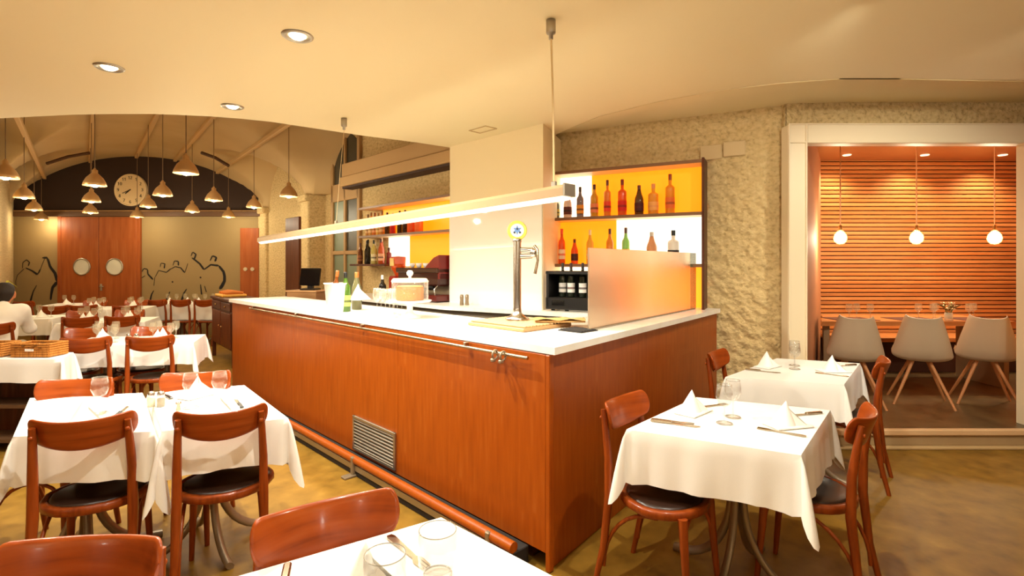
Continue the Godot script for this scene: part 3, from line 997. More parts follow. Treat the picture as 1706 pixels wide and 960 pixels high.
func bar():
	var f := FB()
	var e := FE()
	# panelled body
	var t := thing("bar_counter", "long orange veneered bar front turning a corner under a white worktop", "bar counter", f)
	var ef := f.affine_inverse() * e
	var xs := [-4.905, -3.12, -1.35, -0.012]
	for i in 3:
		var b := MB.new()
		b.box(Vector3((xs[i] + xs[i + 1]) / 2, 0.585, -0.012), Vector3(xs[i + 1] - xs[i] - 0.003, 0.985, 0.024), 0.0015)
		obj("front_panel", b, M.bar_wood, t)
	for k in [[0.03, 2.77]]:
		var b := MB.new()
		b.box(Vector3((k[0] + k[1]) / 2, 0.54, -0.012), Vector3(k[1] - k[0] - 0.003, 1.075, 0.024), 0.0015)
		obj("end_panel", b, M.end_wood, t, ef)
	var cp := MB.new()
	cp.box(Vector3(0.0, 0.54, -0.017), Vector3(0.03, 1.075, 0.034), 0.004)
	obj("corner_post", cp, M.end_wood, t)
	var cap := MB.new()
	cap.box(Vector3(-4.893, 0.54, -0.32), Vector3(0.024, 1.075, 0.62), 0.002)
	obj("side_panel", cap, M.bar_wood, t)
	var core := MB.new()
	core.box(Vector3(-2.5, 0.52, -0.34), Vector3(4.7, 1.04, 0.56), 0.0)
	obj("carcass", core, M.dark_wood, t)
	var core2 := MB.new()
	core2.box(Vector3(1.5, 0.52, -0.26), Vector3(2.55, 1.04, 0.4), 0.0)
	obj("carcass", core2, M.dark_wood, t, ef)
	# plinth step with metal kick strip and wooden nosing
	var pl := MB.new()
	pl.box(Vector3(-2.5, 0.045, 0.055), Vector3(4.75, 0.09, 0.11), 0.004)
	obj("plinth", pl, M.rubber, t)
	var ks := MB.new()
	ks.box(Vector3(-2.5, 0.062, 0.114), Vector3(4.75, 0.040, 0.008), 0.002)
	obj("kick_strip", ks, M.satin, t)
	var fr_ := MB.new()
	fr_.tube([Vector3(-4.85, 0.115, 0.105), Vector3(-0.13, 0.115, 0.105)], 0.028, 14)
	obj("foot_rail", fr_, M.bar_wood, t)
	for x in [-0.30, -1.75, -2.9, -4.1]:
		var br := MB.new()
		br.box(Vector3(x, 0.075, 0.118), Vector3(0.035, 0.13, 0.035), 0.006)
		br.box(Vector3(x, 0.008, 0.15), Vector3(0.06, 0.016, 0.10), 0.004)
		obj("rail_bracket", br, M.base_metal, t)
	# vent grille
	var vb := MB.new()
	var vx := -1.665
	for k in [[0, 0.118, 0.59, 0.022], [0, -0.118, 0.59, 0.022], [0.286, 0, 0.022, 0.258], [-0.286, 0, 0.022, 0.258]]:
		vb.box(Vector3(vx + k[0], 0.245 + k[1], 0.008), Vector3(k[2], k[3], 0.016), 0.003)
	var vent := obj("vent_grille", vb, M.satin, t)
	var vk := MB.new()
	vk.box(Vector3(vx, 0.245, 0.001), Vector3(0.56, 0.22, 0.004), 0.0)
	obj("vent_back", vk, M.black, vent)
	for i in 9:
		var s := MB.new()
		s.box(Vector3(vx, 0.148 + i * 0.0243, 0.008), Vector3(0.56, 0.012, 0.014), 0.002, Basis(Vector3.RIGHT, 0.5))
		obj("slat", s, M.satin, vent)
	# worktop
	var w := MB.new()
	var c0 := Vector2(0.2096, 2.498)
	w.slab([lp(f, -4.93, 0.03), c0, lp(e, 2.775, 0.03), lp(e, 2.775, -0.5), Vector2(0.66, 3.98), lp(f, -1.05, -0.80), lp(f, -1.05, -0.66), lp(f, -4.93, -0.66)], 1.083, 1.12)
	tag(obj("worktop", w, M.white_stone), "continuous white stone worktop with cream edge on top of the bar", "worktop")
	# thin rail under the worktop edge with clip
	var r := thing("hook_rail", "thin steel rail with a double clip under the worktop edge", "rail", f)
	var rt := MB.new()
	rt.tube([Vector3(-4.2, 1.055, 0.035), Vector3(-0.10, 1.055, 0.035)], 0.009, 10)
	obj("rail", rt, M.cutlery, r)
	for x in [-0.33, -0.27]:
		var cl := MB.new()
		var pts := []
		for i in 15:
			var a := TAU * i / 14.0
			pts.append(Vector3(x + cos(a) * 0.004, 1.045 + sin(a) * 0.024, 0.045 + cos(a) * 0.024))
		cl.tube(pts, 0.006, 8)
		cl.box(Vector3(x, 1.018, 0.06), Vector3(0.022, 0.02, 0.028), 0.005)
		obj("clip", cl, M.base_metal, r)
	for x in [-0.6, -1.8, -3.0, -4.1]:
		var st := MB.new()
		st.box(Vector3(x, 1.068, 0.022), Vector3(0.02, 0.028, 0.03), 0.003)
		obj("stay", st, M.cutlery, r)
	# frosted screen
	var g := thing("frosted_screen", "tall frosted glass screen standing on the right arm of the bar", "glass screen", e)
	var gm := mat(Color(1.0, 0.94, 0.84, 0.05), 0.32)
	gm.refraction_enabled = true
	gm.refraction_scale = 0.05
	gm.transparency = BaseMaterial3D.TRANSPARENCY_ALPHA
	var gb := MB.new()
	gb.box(Vector3(1.565, 1.375, -0.145), Vector3(1.81, 0.51, 0.010), 0.002)
	obj("pane", gb, gm, g)
	var ge := MB.new()
	ge.box(Vector3(2.545, 1.375, -0.145), Vector3(0.15, 0.51, 0.012), 0.002)
	obj("clear_edge", ge, clear(rgb(126, 150, 108), 0.5), g)
	var gl := MB.new()
	gl.box(Vector3(1.62, 1.126, -0.145), Vector3(1.92, 0.012, 0.024), 0.002)
	obj("channel", gl, M.satin, g)

# two lit shelf units: f = frame with x along the wall, z towards the bar
func bottle_mesh(r: float, h: float, neck: float, kind: int) -> ArrayMesh:
	var b := MB.new()
	var sh: float = h * [0.62, 0.55, 0.66, 0.5][kind]
	var p := [Vector2(0.0, 0.004), Vector2(r * 0.9, 0.0), Vector2(r, 0.008), Vector2(r, sh * 0.97)]
	if kind == 0:
		p += [Vector2(r * 0.92, sh * 1.06), Vector2(r * 0.55, sh * 1.17), Vector2(neck * 1.2, sh * 1.28)]
	elif kind == 1:
		p += [Vector2(r * 0.9, sh * 1.1), Vector2(r * 0.62, sh * 1.3), Vector2(neck * 1.3, sh * 1.5)]
	elif kind == 2:
		p += [Vector2(r * 0.96, sh * 1.03), Vector2(r * 0.7, sh * 1.08), Vector2(neck, sh * 1.13)]
	else:
		p += [Vector2(r * 0.98, sh * 1.15), Vector2(r * 0.8, sh * 1.4), Vector2(neck * 1.2, sh * 1.62)]
	p += [Vector2(neck, h * 0.9), Vector2(neck, h), Vector2(0.0, h)]
	b.lathe(p, 20)
	return b.mesh()

func bottle(called: String, label: String, xf: Transform3D, r: float, h: float, kind: int, glass: Color, lab: Color, cap: Color, group := "", alpha := 0.8):
	var neck := r * 0.34
	var t := thing(called, label, "bottle", xf, group)
	var gm := clear(glass, alpha, 0.06)
	obj("glass_body", bottle_mesh(r, h, neck, kind), gm, t)
	var c := MB.new()
	c.lathe([Vector2(neck + 0.0015, h * 0.86), Vector2(neck + 0.002, h * 1.0), Vector2(neck, h + 0.006), Vector2(0.0, h + 0.006)], 14)
	obj("cap", c, mat(cap, 0.4), t)
	if lab.a > 0.0:
		var l := MB.new()
		l.lathe([Vector2(r + 0.0012, h * 0.14), Vector2(r + 0.0012, h * 0.42)], 20)
		obj("paper_label", l, mat(lab, 0.7), t)
		var s := MB.new()
		s.lathe([Vector2(r + 0.0018, h * 0.24), Vector2(r + 0.0018, h * 0.30)], 20)
		obj("label_band", s, mat(lab.lerp(cap, 0.6), 0.7), t)
	return t

const NO := Color(0, 0, 0, 0)

func shelf_unit(f: Transform3D, L: float, hs: Array, panels: Array, label: String, side: bool) -> Node3D:
	var t := thing("shelf_unit", label, "shelf", f)
	var sm := mat(rgb(226, 196, 150), 0.45)
	var em := mat(rgb(128, 88, 54), 0.45)
	var D := 0.235
	for h in hs:
		var b := MB.new()
		b.box(Vector3(L / 2, h - 0.014, -D / 2), Vector3(L, 0.028, D), 0.003)
		var sb := obj("shelf_board", b, sm, t)
		var eb := MB.new()
		eb.box(Vector3(L / 2, h - 0.014, 0.003), Vector3(L, 0.03, 0.008), 0.001)
		obj("front_edge", eb, em, sb)
	for p in panels:
		var b := MB.new()
		b.box(Vector3((p[0] + p[1]) / 2, (p[2] + p[3]) / 2, -D + 0.006), Vector3(p[1] - p[0] - 0.004, p[3] - p[2] - 0.002, 0.012), 0.001)
		var white: bool = p[4] == 1
		obj("lit_panel", b, glow(Color(1.0, 0.50, 0.08), 1.6) if p[4] == 2 else glow(Color(1.0, 0.96, 0.86), 0.95) if white else glow(Color(1.0, 0.60, 0.06), 0.66), t)
		area(t, Transform3D(Basis(Vector3.UP, PI), Vector3((p[0] + p[1]) / 2, (p[2] + p[3]) / 2, -D + 0.02)), Vector2(p[1] - p[0], p[3] - p[2]), Color(1.0, 0.95, 0.85) if white else Color(1.0, 0.5, 0.08), 0.04)
	# thin light strips under each board
	for i in range(1, hs.size()):
		pass
	if side:
		var s := MB.new()
		s.box(Vector3(L + 0.01, (1.12 + hs[-1]) / 2, -D / 2), Vector3(0.022, hs[-1] - 1.12 + 0.03, D + 0.01), 0.002)
		obj("side_board", s, M.dark_wood, t)
	return t

func bar_back():
	# counter along the pier and under both shelf units
	var w := MB.new()
	w.slab([Vector2(-5.157, 1.294), Vector2(-2.522, 1.288), Vector2(-0.976, 1.677), Vector2(-0.285, 1.873), Vector2(-0.336, 2.630), Vector2(-1.820, 2.274), Vector2(-1.537, 1.681), Vector2(-2.887, 1.658), Vector2(-2.859, 1.955), Vector2(-5.172, 1.944)], 1.06, 1.10)
	tag(obj("back_worktop", w, M.white_stone, self, FB()), "white back worktop running along the pier behind the bar", "worktop")
	var cb := MB.new()
	cb.slab([Vector2(-5.143, 1.350), Vector2(-2.562, 1.347), Vector2(-1.007, 1.731), Vector2(-0.349, 1.909), Vector2(-0.371, 2.595), Vector2(-1.806, 2.260), Vector2(-1.537, 1.667), Vector2(-2.880, 1.651), Vector2(-2.852, 1.948), Vector2(-5.129, 1.902)], 0.0, 1.06)
	tag(obj("back_cabinet", cb, mat(rgb(150, 140, 124), 0.4), self, FB()), "grey metal cabinet below the back worktop", "cabinet")
	var uc := MB.new()
	uc.box(Vector3(-1.4, 0.44, -0.72), Vector3(0.9, 0.88, 0.1), 0.005)
	tag(obj("under_counter_sink", uc, M.steel, self, FB()), "steel undercounter unit behind the bar worktop", "sink")
	# right unit
	var rf := fr(1.70, 4.57, -0.89, 0.456)
	rf = fr(1.70 - 0.89 * 1.72, 4.57 + 0.456 * 1.72, 0.89, -0.456)
	var L := 1.72
	# where the panels change along the unit
	shelf_unit(rf, L, [1.53, 2.0, 2.47], [[0.0, 0.62, 2.0, 2.445, 1], [0.62, L, 2.0, 2.445, 0], [0.0, 0.88, 1.53, 1.972, 0], [0.88, L, 1.53, 1.972, 1], [0.0, 0.9, 1.10, 1.50, 1], [0.9, L, 1.10, 1.50, 2]], "lit bottle shelf unit on the plaster wall, right of the white pier", true)
	var up := [[0.27, 0.037, 0.24, 0, rgb(52, 66, 30), rgb(206, 170, 70), rgb(24, 40, 24), "green bottle with a gold label, leftmost on the upper right shelf"],
		[0.40, 0.042, 0.28, 1, rgb(226, 186, 160), rgb(90, 30, 20), rgb(16, 22, 24), "wide pale bottle with a dark low label on the upper right shelf"],
		[0.535, 0.036, 0.31, 0, rgb(90, 44, 16), rgb(226, 150, 50), rgb(44, 22, 14), "brown bottle with an orange label on the upper right shelf"],
		[0.685, 0.039, 0.325, 0, rgb(212, 150, 40), rgb(226, 130, 80), rgb(70, 26, 18), "amber bottle with a red seal on the upper right shelf"],
		[0.82, 0.034, 0.36, 2, rgb(240, 130, 40), rgb(226, 60, 30), rgb(96, 30, 14), "tall clear bottle with a red label on the upper right shelf"],
		[0.97, 0.042, 0.355, 2, rgb(240, 80, 30), rgb(214, 26, 16), rgb(120, 20, 14), "tall bottle with a bright red front on the upper right shelf"],
		[1.135, 0.043, 0.285, 1, rgb(40, 6, 10), rgb(70, 14, 18), rgb(90, 30, 30), "very dark red shaker-shaped bottle on the upper right shelf"],
		[1.27, 0.048, 0.29, 2, rgb(244, 160, 50), rgb(240, 170, 90), rgb(226, 150, 90), "broad orange-tinted bottle on the upper right shelf"],
		[1.425, 0.042, 0.37, 2, rgb(244, 150, 40), rgb(232, 110, 40), rgb(150, 60, 24), "square-shouldered tall bottle, rightmost on the upper right shelf"]]
	for q in up:
		bottle("bottle", q[7], rf * Transform3D(Basis.IDENTITY, Vector3(q[0], 2.0, -0.11)), q[1], q[2], q[3], q[4], q[5], q[6], "bottles on the upper right shelf")
	var dn := [[0.335, 0.035, 0.36, 0, rgb(240, 80, 30), rgb(250, 226, 190), rgb(226, 70, 24), "orange-red bottle with a white label on the lower right shelf"],
		[0.475, 0.036, 0.25, 1, rgb(236, 70, 24), rgb(60, 20, 16), rgb(90, 24, 16), "short red bottle with a small dark label on the lower right shelf"],
		[0.64, 0.036, 0.34, 0, rgb(240, 170, 50), rgb(244, 190, 90), rgb(244, 210, 160), "pale amber bottle with a cream cap on the lower right shelf"],
		[0.845, 0.036, 0.345, 0, rgb(230, 130, 30), rgb(236, 180, 70), rgb(96, 36, 18), "orange bottle with a brown neck beside the white panel"],
		[1.005, 0.037, 0.35, 0, rgb(126, 196, 50), rgb(214, 190, 50), rgb(84, 50, 30), "lime green bottle with a yellow label above the frosted screen"],
		[1.255, 0.05, 0.30, 1, rgb(206, 130, 60), rgb(240, 214, 180), rgb(210, 200, 190), "round-bellied amber bottle above the frosted screen"],
		[1.455, 0.052, 0.31, 2, rgb(236, 228, 214), rgb(40, 36, 36), rgb(20, 30, 30), "square clear bottle with a black label above the frosted screen"]]
	for q in dn:
		bottle("bottle", q[7], rf * Transform3D(Basis.IDENTITY, Vector3(q[0], 1.53, -0.11)), q[1], q[2], q[3], q[4], q[5], q[6], "bottles on the lower right shelf")
	# wine chiller on the back worktop
	var cf := fr(0.325, 4.70, 0.86, -0.51, 1.10)
	var ch := thing("wine_dispenser", "black bottle dispenser with white labelled bottles inside, beside the frosted screen", "dispenser", cf)
	var cb2 := MB.new()
	for k in [[0.3, 0.35, 0.64, 0.03, 0.26, 0], [0.3, 0.07, 0.64, 0.11, 0.26, 0], [0.0, 0.2, 0.03, 0.33, 0.26, 0], [0.605, 0.2, 0.03, 0.33, 0.26, 0]]:
		cb2.box(Vector3(k[0], k[1], -0.13), Vector3(k[2], k[3], k[4]), 0.006)
	cb2.box(Vector3(0.3, 0.2, -0.25), Vector3(0.6, 0.3, 0.015), 0.0)
	obj("case", cb2, M.black, ch)
	for x in [0.03, 0.17, 0.45, 0.57]:
		var ft := MB.new()
		ft.lathe([Vector2(0.018, 0.0), Vector2(0.02, 0.02), Vector2(0.0, 0.02)], 10, Vector3(x, 0, -0.06))
		obj("foot", ft, M.black, ch)
	var kb := MB.new()
	kb.box(Vector3(0.11, 0.075, 0.004), Vector3(0.12, 0.05, 0.012), 0.003)
	obj("control_panel", kb, M.black_gloss, ch)
	var k := 0
	for x in [0.10, 0.185, 0.30, 0.40, 0.5]:
		var lb = [rgb(214, 208, 200), rgb(244, 240, 232), rgb(240, 236, 228), rgb(244, 240, 232), rgb(236, 232, 224)][k]
		var o = bottle("wine_bottle", ["half-hidden bottle with a greyish label, leftmost in the black dispenser", "white-labelled wine bottle, second from left in the black dispenser", "white-labelled wine bottle, third from left in the black dispenser", "wine bottle at the edge of the frosted screen in the dispenser", "wine bottle behind the frosted screen in the dispenser"][k], cf * Transform3D(Basis.IDENTITY, Vector3(x, 0.125, -0.12)), 0.034, 0.31, 0, rgb(30, 34, 22), lb, [rgb(40, 36, 34), rgb(60, 24, 20), rgb(36, 24, 24), rgb(190, 50, 40), rgb(40, 36, 34)][k], "wine bottles in the dispenser", 0.95)
		k += 1
	# left unit
	var lf := fr(-0.595 - 0.706 * 2.3, 5.735 + 0.708 * 2.3, 0.706, -0.708)
	var L2 := 2.3
	shelf_unit(lf, L2, [1.93, 2.335], [[0.30, 1.92, 1.93, 2.31, 0], [1.92, L2, 1.93, 2.31, 1], [0.45, 0.98, 1.50, 1.902, 1], [0.98, L2, 1.30, 1.902, 0]], "lit bottle shelf unit left of the white pier, behind the coffee machine", false)
	var ls := MB.new()
	ls.box(Vector3(0.35, 1.516, -0.09), Vector3(0.95, 0.028, 0.32), 0.003)
	tag(obj("low_shelf", ls, M.dark_wood, self, lf), "short dark shelf board carrying the crowded bottles left of the coffee machine", "shelf")
	var cols := [rgb(120, 60, 24), rgb(30, 44, 22), rgb(40, 30, 20), rgb(206, 170, 70), rgb(216, 200, 110), rgb(196, 70, 30), rgb(206, 90, 40), rgb(130, 30, 26)]
	var words := ["brown", "dark green", "blackish", "yellow", "pale yellow-green", "red", "orange-red", "dark red"]
	for i in 8:
		bottle("bottle", words[i] + " bottle in the crowded row on the short dark shelf", lf * Transform3D(Basis.IDENTITY, Vector3(-0.05 + i * 0.095, 1.53, -0.06 - 0.07 * (i % 2))), 0.036, [0.30, 0.35, 0.33, 0.31, 0.33, 0.36, 0.34, 0.22][i], [0, 2, 1, 0, 0, 1, 0, 2][i], cols[i], [rgb(160, 90, 40), rgb(60, 70, 40), NO, rgb(230, 206, 120), rgb(236, 226, 180), rgb(226, 110, 60), rgb(240, 190, 150), NO][i], [rgb(90, 40, 20), rgb(20, 24, 16), rgb(30, 20, 16), rgb(230, 220, 200), rgb(30, 36, 20), rgb(230, 206, 180), rgb(60, 24, 16), rgb(70, 20, 20)][i], "bottles on the short dark shelf", 0.9)
	var mid := [rgb(206, 150, 80), rgb(230, 170, 90), rgb(226, 130, 60), rgb(236, 190, 90), rgb(216, 150, 70), rgb(60, 34, 20), rgb(214, 40, 40), rgb(44, 34, 24), rgb(40, 20, 24), rgb(236, 90, 40), rgb(240, 110, 50)]
	var mw := ["tan", "pale orange", "burnt orange", "straw yellow", "honey", "black-brown", "bright red", "black-green", "purple-black", "vermilion", "light vermilion"]
	for i in 11:
		bottle("bottle", mw[i] + " bottle on the middle shelf behind the hanging lamp, left unit", lf * Transform3D(Basis.IDENTITY, Vector3(0.10 + [0.0, 0.09, 0.19, 0.29, 0.39, 0.52, 0.66, 0.83, 0.96, 1.11, 1.27][i], 1.93, -0.10)), [0.036, 0.036, 0.036, 0.036, 0.036, 0.036, 0.04, 0.036, 0.036, 0.058, 0.055][i], [0.31, 0.33, 0.32, 0.31, 0.33, 0.30, 0.28, 0.30, 0.30, 0.25, 0.23][i], [0, 1, 0, 0, 1, 2, 2, 0, 0, 2, 2][i], mid[i], NO if i > 4 else mid[i].lightened(0.3), mid[i].darkened(0.4), "bottles on the middle left shelf", 0.9)
	coffee_machine(lf)
	# pepper mills on the back worktop
	for i in 2:
		var t := thing("salt_mill", "small steel mill on the back worktop by the pier, " + ["left one", "right one"][i], "mill", Transform3D(Basis.IDENTITY, V(-0.525 + i * 0.055, 1.10, 5.33)))
		var b := MB.new()
		b.lathe([Vector2(0.02, 0.0), Vector2(0.022, 0.004), Vector2(0.018, 0.05), Vector2(0.021, 0.085), Vector2(0.016, 0.11), Vector2(0.0, 0.112)], 16)
		obj("body", b, M.base_metal, t)
	# till screen on its box
	var bx := thing("till_stand", "brown box stand carrying the till screen at the left end of the bar", "cabinet", fr(-2.57, 6.5, 0.95, -0.3))
	var bb := MB.new()
	bb.box(Vector3(0, 0.59, 0), Vector3(0.44, 1.18, 0.34), 0.006)
	obj("body", bb, mat(rgb(150, 108, 66), 0.6), bx)
	var bt := MB.new()
	bt.box(Vector3(0, 1.19, 0), Vector3(0.46, 0.02, 0.36), 0.004)
	obj("top", bt, mat(rgb(186, 140, 92), 0.6), bx)
	var sc := thing("till_screen", "black till screen tilted on the brown box stand", "screen", fr(-2.57, 6.5, 0.98, -0.15, 1.20))
	var s1 := MB.new()
	s1.box(Vector3(0, 0.165, 0.0), Vector3(0.27, 0.225, 0.03), 0.006, Basis(Vector3.RIGHT, -0.2))
	obj("case", s1, M.black_gloss, sc)
	var s2 := MB.new()
	s2.box(Vector3(0, 0.01, 0), Vector3(0.2, 0.02, 0.16), 0.005)
	s2.box(Vector3(0, 0.05, -0.01), Vector3(0.07, 0.09, 0.05), 0.005)
	obj("stand", s2, M.black, sc)

func coffee_machine(lf: Transform3D):
	var f := lf * Transform3D(Basis.IDENTITY, Vector3(1.53, 1.10, 0.05))
	var t := thing("espresso_machine", "dark red espresso machine with steel front on the back worktop", "coffee machine", f)
	var b := MB.new()
	b.box(Vector3(0.24, 0.26, -0.06), Vector3(0.84, 0.16, 0.42), 0.02)
	obj("body", b, mat(rgb(60, 26, 18), 0.3), t)
	var fp := MB.new()
	fp.box(Vector3(0.24, 0.355, 0.0), Vector3(0.84, 0.06, 0.36), 0.012)
	obj("top_rack", fp, mat(rgb(72, 46, 32), 0.3, 0.4), t)
	var hd := MB.new()
	hd.prism([Vector2(0.28, 0.26), Vector2(0.66, 0.26), Vector2(0.66, 0.53), Vector2(0.56, 0.50), Vector2(0.44, 0.42), Vector2(0.33, 0.33)], -0.26, 0.15)
	obj("side_cover", hd, M.red_metal, t)
	var bk := MB.new()
	bk.box(Vector3(0.24, 0.14, -0.14), Vector3(0.8, 0.2, 0.22), 0.006)
	obj("back_plate", bk, M.satin, t)
	var dt := MB.new()
	dt.box(Vector3(0.24, 0.045, 0.0), Vector3(0.86, 0.07, 0.4), 0.01)
	obj("drip_tray", dt, mat(rgb(90, 20, 16), 0.3), t)
	for x in [0.02, 0.24, 0.44]:
		var g := MB.new()
		g.lathe([Vector2(0.0, 0.13), Vector2(0.03, 0.13), Vector2(0.035, 0.16), Vector2(0.035, 0.19), Vector2(0.0, 0.19)], 14, Vector3(x, 0, 0.08))
		g.tube([Vector3(x, 0.145, 0.1), Vector3(x, 0.14, 0.24)], 0.014, 8)
		obj("group_head", g, M.black, t)
	for x in [-0.18, 0.62]:
		var sw := MB.new()
		sw.tube([Vector3(x, 0.2, 0.12), Vector3(x + 0.01, 0.15, 0.19), Vector3(x + 0.005, 0.03, 0.17)], 0.006, 6)
		obj("steam_wand", sw, M.steel, t)
	# cups stacked on top
	var cup := MB.new()
	cup.lathe([Vector2(0.0, 0.0), Vector2(0.018, 0.0), Vector2(0.03, 0.02), Vector2(0.036, 0.055), Vector2(0.033, 0.055), Vector2(0.027, 0.02), Vector2(0.0, 0.008)], 14)
	var cm := cup.mesh()
	for i in 7:
		tag(obj("coffee_cup", cm, M.white, self, f * Transform3D(Basis.IDENTITY, Vector3(-0.12 + i * 0.074, 0.386, -0.03 - 0.04 * (i % 2)))), "white espresso cup on top of the coffee machine, " + ["first", "second", "third", "fourth", "fifth", "sixth", "seventh"][i] + " from the left", "cup", "cups on the coffee machine")
	# grinder left of it
	var g := thing("coffee_grinder", "coffee grinder with an orange hopper left of the espresso machine", "coffee grinder", lf * Transform3D(Basis.IDENTITY, Vector3(1.15, 1.10, 0.06)))
	var gb := MB.new()
	gb.box(Vector3(0, 0.14, -0.02), Vector3(0.16, 0.28, 0.24), 0.02)
	obj("body", gb, mat(rgb(150, 26, 16), 0.3), g)
	var gh := MB.new()
	gh.lathe([Vector2(0.04, 0.28), Vector2(0.09, 0.38), Vector2(0.095, 0.52), Vector2(0.0, 0.53)], 18)
	obj("hopper", gh, clear(rgb(214, 80, 24), 0.8), g)
	var gp := MB.new()
	gp.box(Vector3(-0.01, 0.455, 0.085), Vector3(0.09, 0.10, 0.02), 0.004)
	obj("front_plate", gp, mat(rgb(230, 190, 110), 0.5), g)

func bar_top():
	var f := FB()
	# beer tap on its tray
	var tr := thing("drip_tray", "wide low metal drip tray under the beer tap on the worktop", "tray", f * Transform3D(Basis.IDENTITY, Vector3(-0.70, 1.12, -0.52)))
	var b := MB.new()
	b.box(Vector3(0, 0.012, 0), Vector3(0.52, 0.024, 0.46), 0.006)
	obj("base", b, mat(rgb(178, 138, 92), 0.4), tr)  # brown reflection of the metal painted into the base colour
	for i in 14:
		var s := MB.new()
		s.box(Vector3(0, 0.03, -0.2 + i * 0.0308), Vector3(0.5, 0.01, 0.016), 0.002)
		obj("slat", s, mat(rgb(200, 164, 116), 0.35), tr)  # metal slats, their brown reflection painted in as colour
	var tw := MB.new()
	var rows := []
	for i in 13:
		var row := []
		for j in 9:
			var x := -0.17 + i * 0.028
			var z := -0.09 + j * 0.0225
			row.append(Vector3(x, 0.012 + 0.006 * sin(i * 1.1 + j * 0.6) + (0.006 if j > 3 else 0.0), z))
		rows.append(row)
	rows.reverse()
	tw.grid(rows, 0)
	tw.box(Vector3(0, 0.005, 0), Vector3(0.32, 0.012, 0.16), 0.004)
	tag(obj("bar_towel", tw, mat(rgb(206, 160, 100), 0.9), self, f * Transform3D(Basis(Vector3.UP, 0.75), Vector3(-0.47, 1.158, -0.66))), "folded tan bar towel on the right of the drip tray", "towel")
	var gm := thing("rubber_mat", "dark perforated bar mat between drip tray and frosted screen", "mat", f * Transform3D(Basis.IDENTITY, Vector3(-0.27, 1.12, -0.60)))
	for i in 6:
		var s := MB.new()
		s.box(Vector3(0, 0.006, -0.06 + i * 0.026), Vector3(0.17, 0.012, 0.012), 0.003)
		obj("rib", s, M.rubber, gm)
	var mb := MB.new()
	mb.box(Vector3(0, 0.003, 0.005), Vector3(0.18, 0.006, 0.17), 0.002)
	obj("sheet", mb, M.rubber, gm)
	var tp := thing("beer_tap", "tall steel beer tap column with a round yellow medallion", "beer tap", f * Transform3D(Basis(Vector3.UP, 0.787), Vector3(-0.74, 1.155, -0.54)))
	var c := MB.new()
	c.lathe([Vector2(0.0, 0.0), Vector2(0.078, 0.0), Vector2(0.08, 0.012), Vector2(0.05, 0.026), Vector2(0.030, 0.05), Vector2(0.0265, 0.08), Vector2(0.0265, 0.52), Vector2(0.03, 0.525), Vector2(0.03, 0.545), Vector2(0.0, 0.55)], 28)
	obj("column", c, M.steel, tp)
	var md := MB.new()
	md.lathe([Vector2(0.0, -0.014), Vector2(0.062, -0.014), Vector2(0.066, -0.008), Vector2(0.066, 0.008), Vector2(0.062, 0.014), Vector2(0.0, 0.014)], 36, Vector3(0.0, 0.60, 0.0), Basis(Vector3.RIGHT, PI / 2), -1)
	var med := obj("medallion", md, mat(rgb(214, 196, 60), 0.3), tp)
	var face := MB.new()
	face.lathe([Vector2(0.0, 0.0), Vector2(0.045, 0.0), Vector2(0.045, 0.003), Vector2(0.0, 0.003)], 32, Vector3(0, 0.60, 0.014), Basis(Vector3.RIGHT, PI / 2), -1)
	obj("medallion_face", face, mat(rgb(240, 238, 214), 0.3), med)
	var em := MB.new()
	var star := []
	for i in 12:
		var a := TAU * i / 12.0
		var r := 0.034 if i % 2 == 0 else 0.016
		star.append(Vector2(sin(a) * r, 0.602 + cos(a) * r))
	em.prism(star, 0.017, 0.019)
	obj("emblem", em, mat(rgb(84, 122, 176), 0.4), med)
	for k in [[-0.018, 0.585], [0.018, 0.585], [0.0, 0.61]]:
		var dt := MB.new()
		dt.lathe([Vector2(0.0, 0.0), Vector2(0.007, 0.0), Vector2(0.007, 0.002), Vector2(0.0, 0.002)], 10, Vector3(k[0], k[1], 0.019), Basis(Vector3.RIGHT, PI / 2), -1)
		obj("emblem_dot", dt, mat(rgb(30, 36, 50), 0.4), med)
	var arm := MB.new()
	arm.tube([Vector3(0.02, 0.47, 0), Vector3(0.07, 0.47, 0.01), Vector3(0.105, 0.465, 0.015)], [0.016, 0.015, 0.02], 12)
	arm.tube([Vector3(0.02, 0.425, 0), Vector3(0.10, 0.43, 0.015)], 0.018, 12)
	arm.lathe([Vector2(0.0, -0.03), Vector2(0.022, -0.028), Vector2(0.024, 0.025), Vector2(0.0, 0.03)], 14, Vector3(0.108, 0.45, 0.015))
	obj("faucet", arm, M.steel, tp)
	var lv := MB.new()
	lv.tube([Vector3(0.115, 0.50, 0.02), Vector3(0.132, 0.47, 0.03), Vector3(0.136, 0.40, 0.035), Vector3(0.118, 0.31, 0.04)], [0.008, 0.012, 0.009, 0.011], 10)
	obj("lever", lv, M.cutlery, tp)
	# cake stand
	var ck := thing("cake_stand", "white pedestal cake stand with glass dome on the bar", "cake stand", Transform3D(Basis.IDENTITY, V(-0.774, 1.12, 3.87)))
	var p := MB.new()
	p.lathe([Vector2(0.0, 0.004), Vector2(0.085, 0.0), Vector2(0.088, 0.008), Vector2(0.04, 0.03), Vector2(0.022, 0.05), Vector2(0.022, 0.10), Vector2(0.05, 0.118), Vector2(0.155, 0.124), Vector2(0.165, 0.134), Vector2(0.16, 0.136), Vector2(0.0, 0.13)], 36)
	obj("pedestal", p, M.white, ck)
	var dm := MB.new()
	dm.lathe([Vector2(0.138, 0.137), Vector2(0.138, 0.27), Vector2(0.13, 0.29), Vector2(0.11, 0.298), Vector2(0.0, 0.302), Vector2(0.0, 0.299), Vector2(0.108, 0.294), Vector2(0.127, 0.286), Vector2(0.1345, 0.268), Vector2(0.1345, 0.137)], 40)
	obj("dome", dm, clear(rgb(255, 246, 230), 0.05), ck)
	var rim := MB.new()
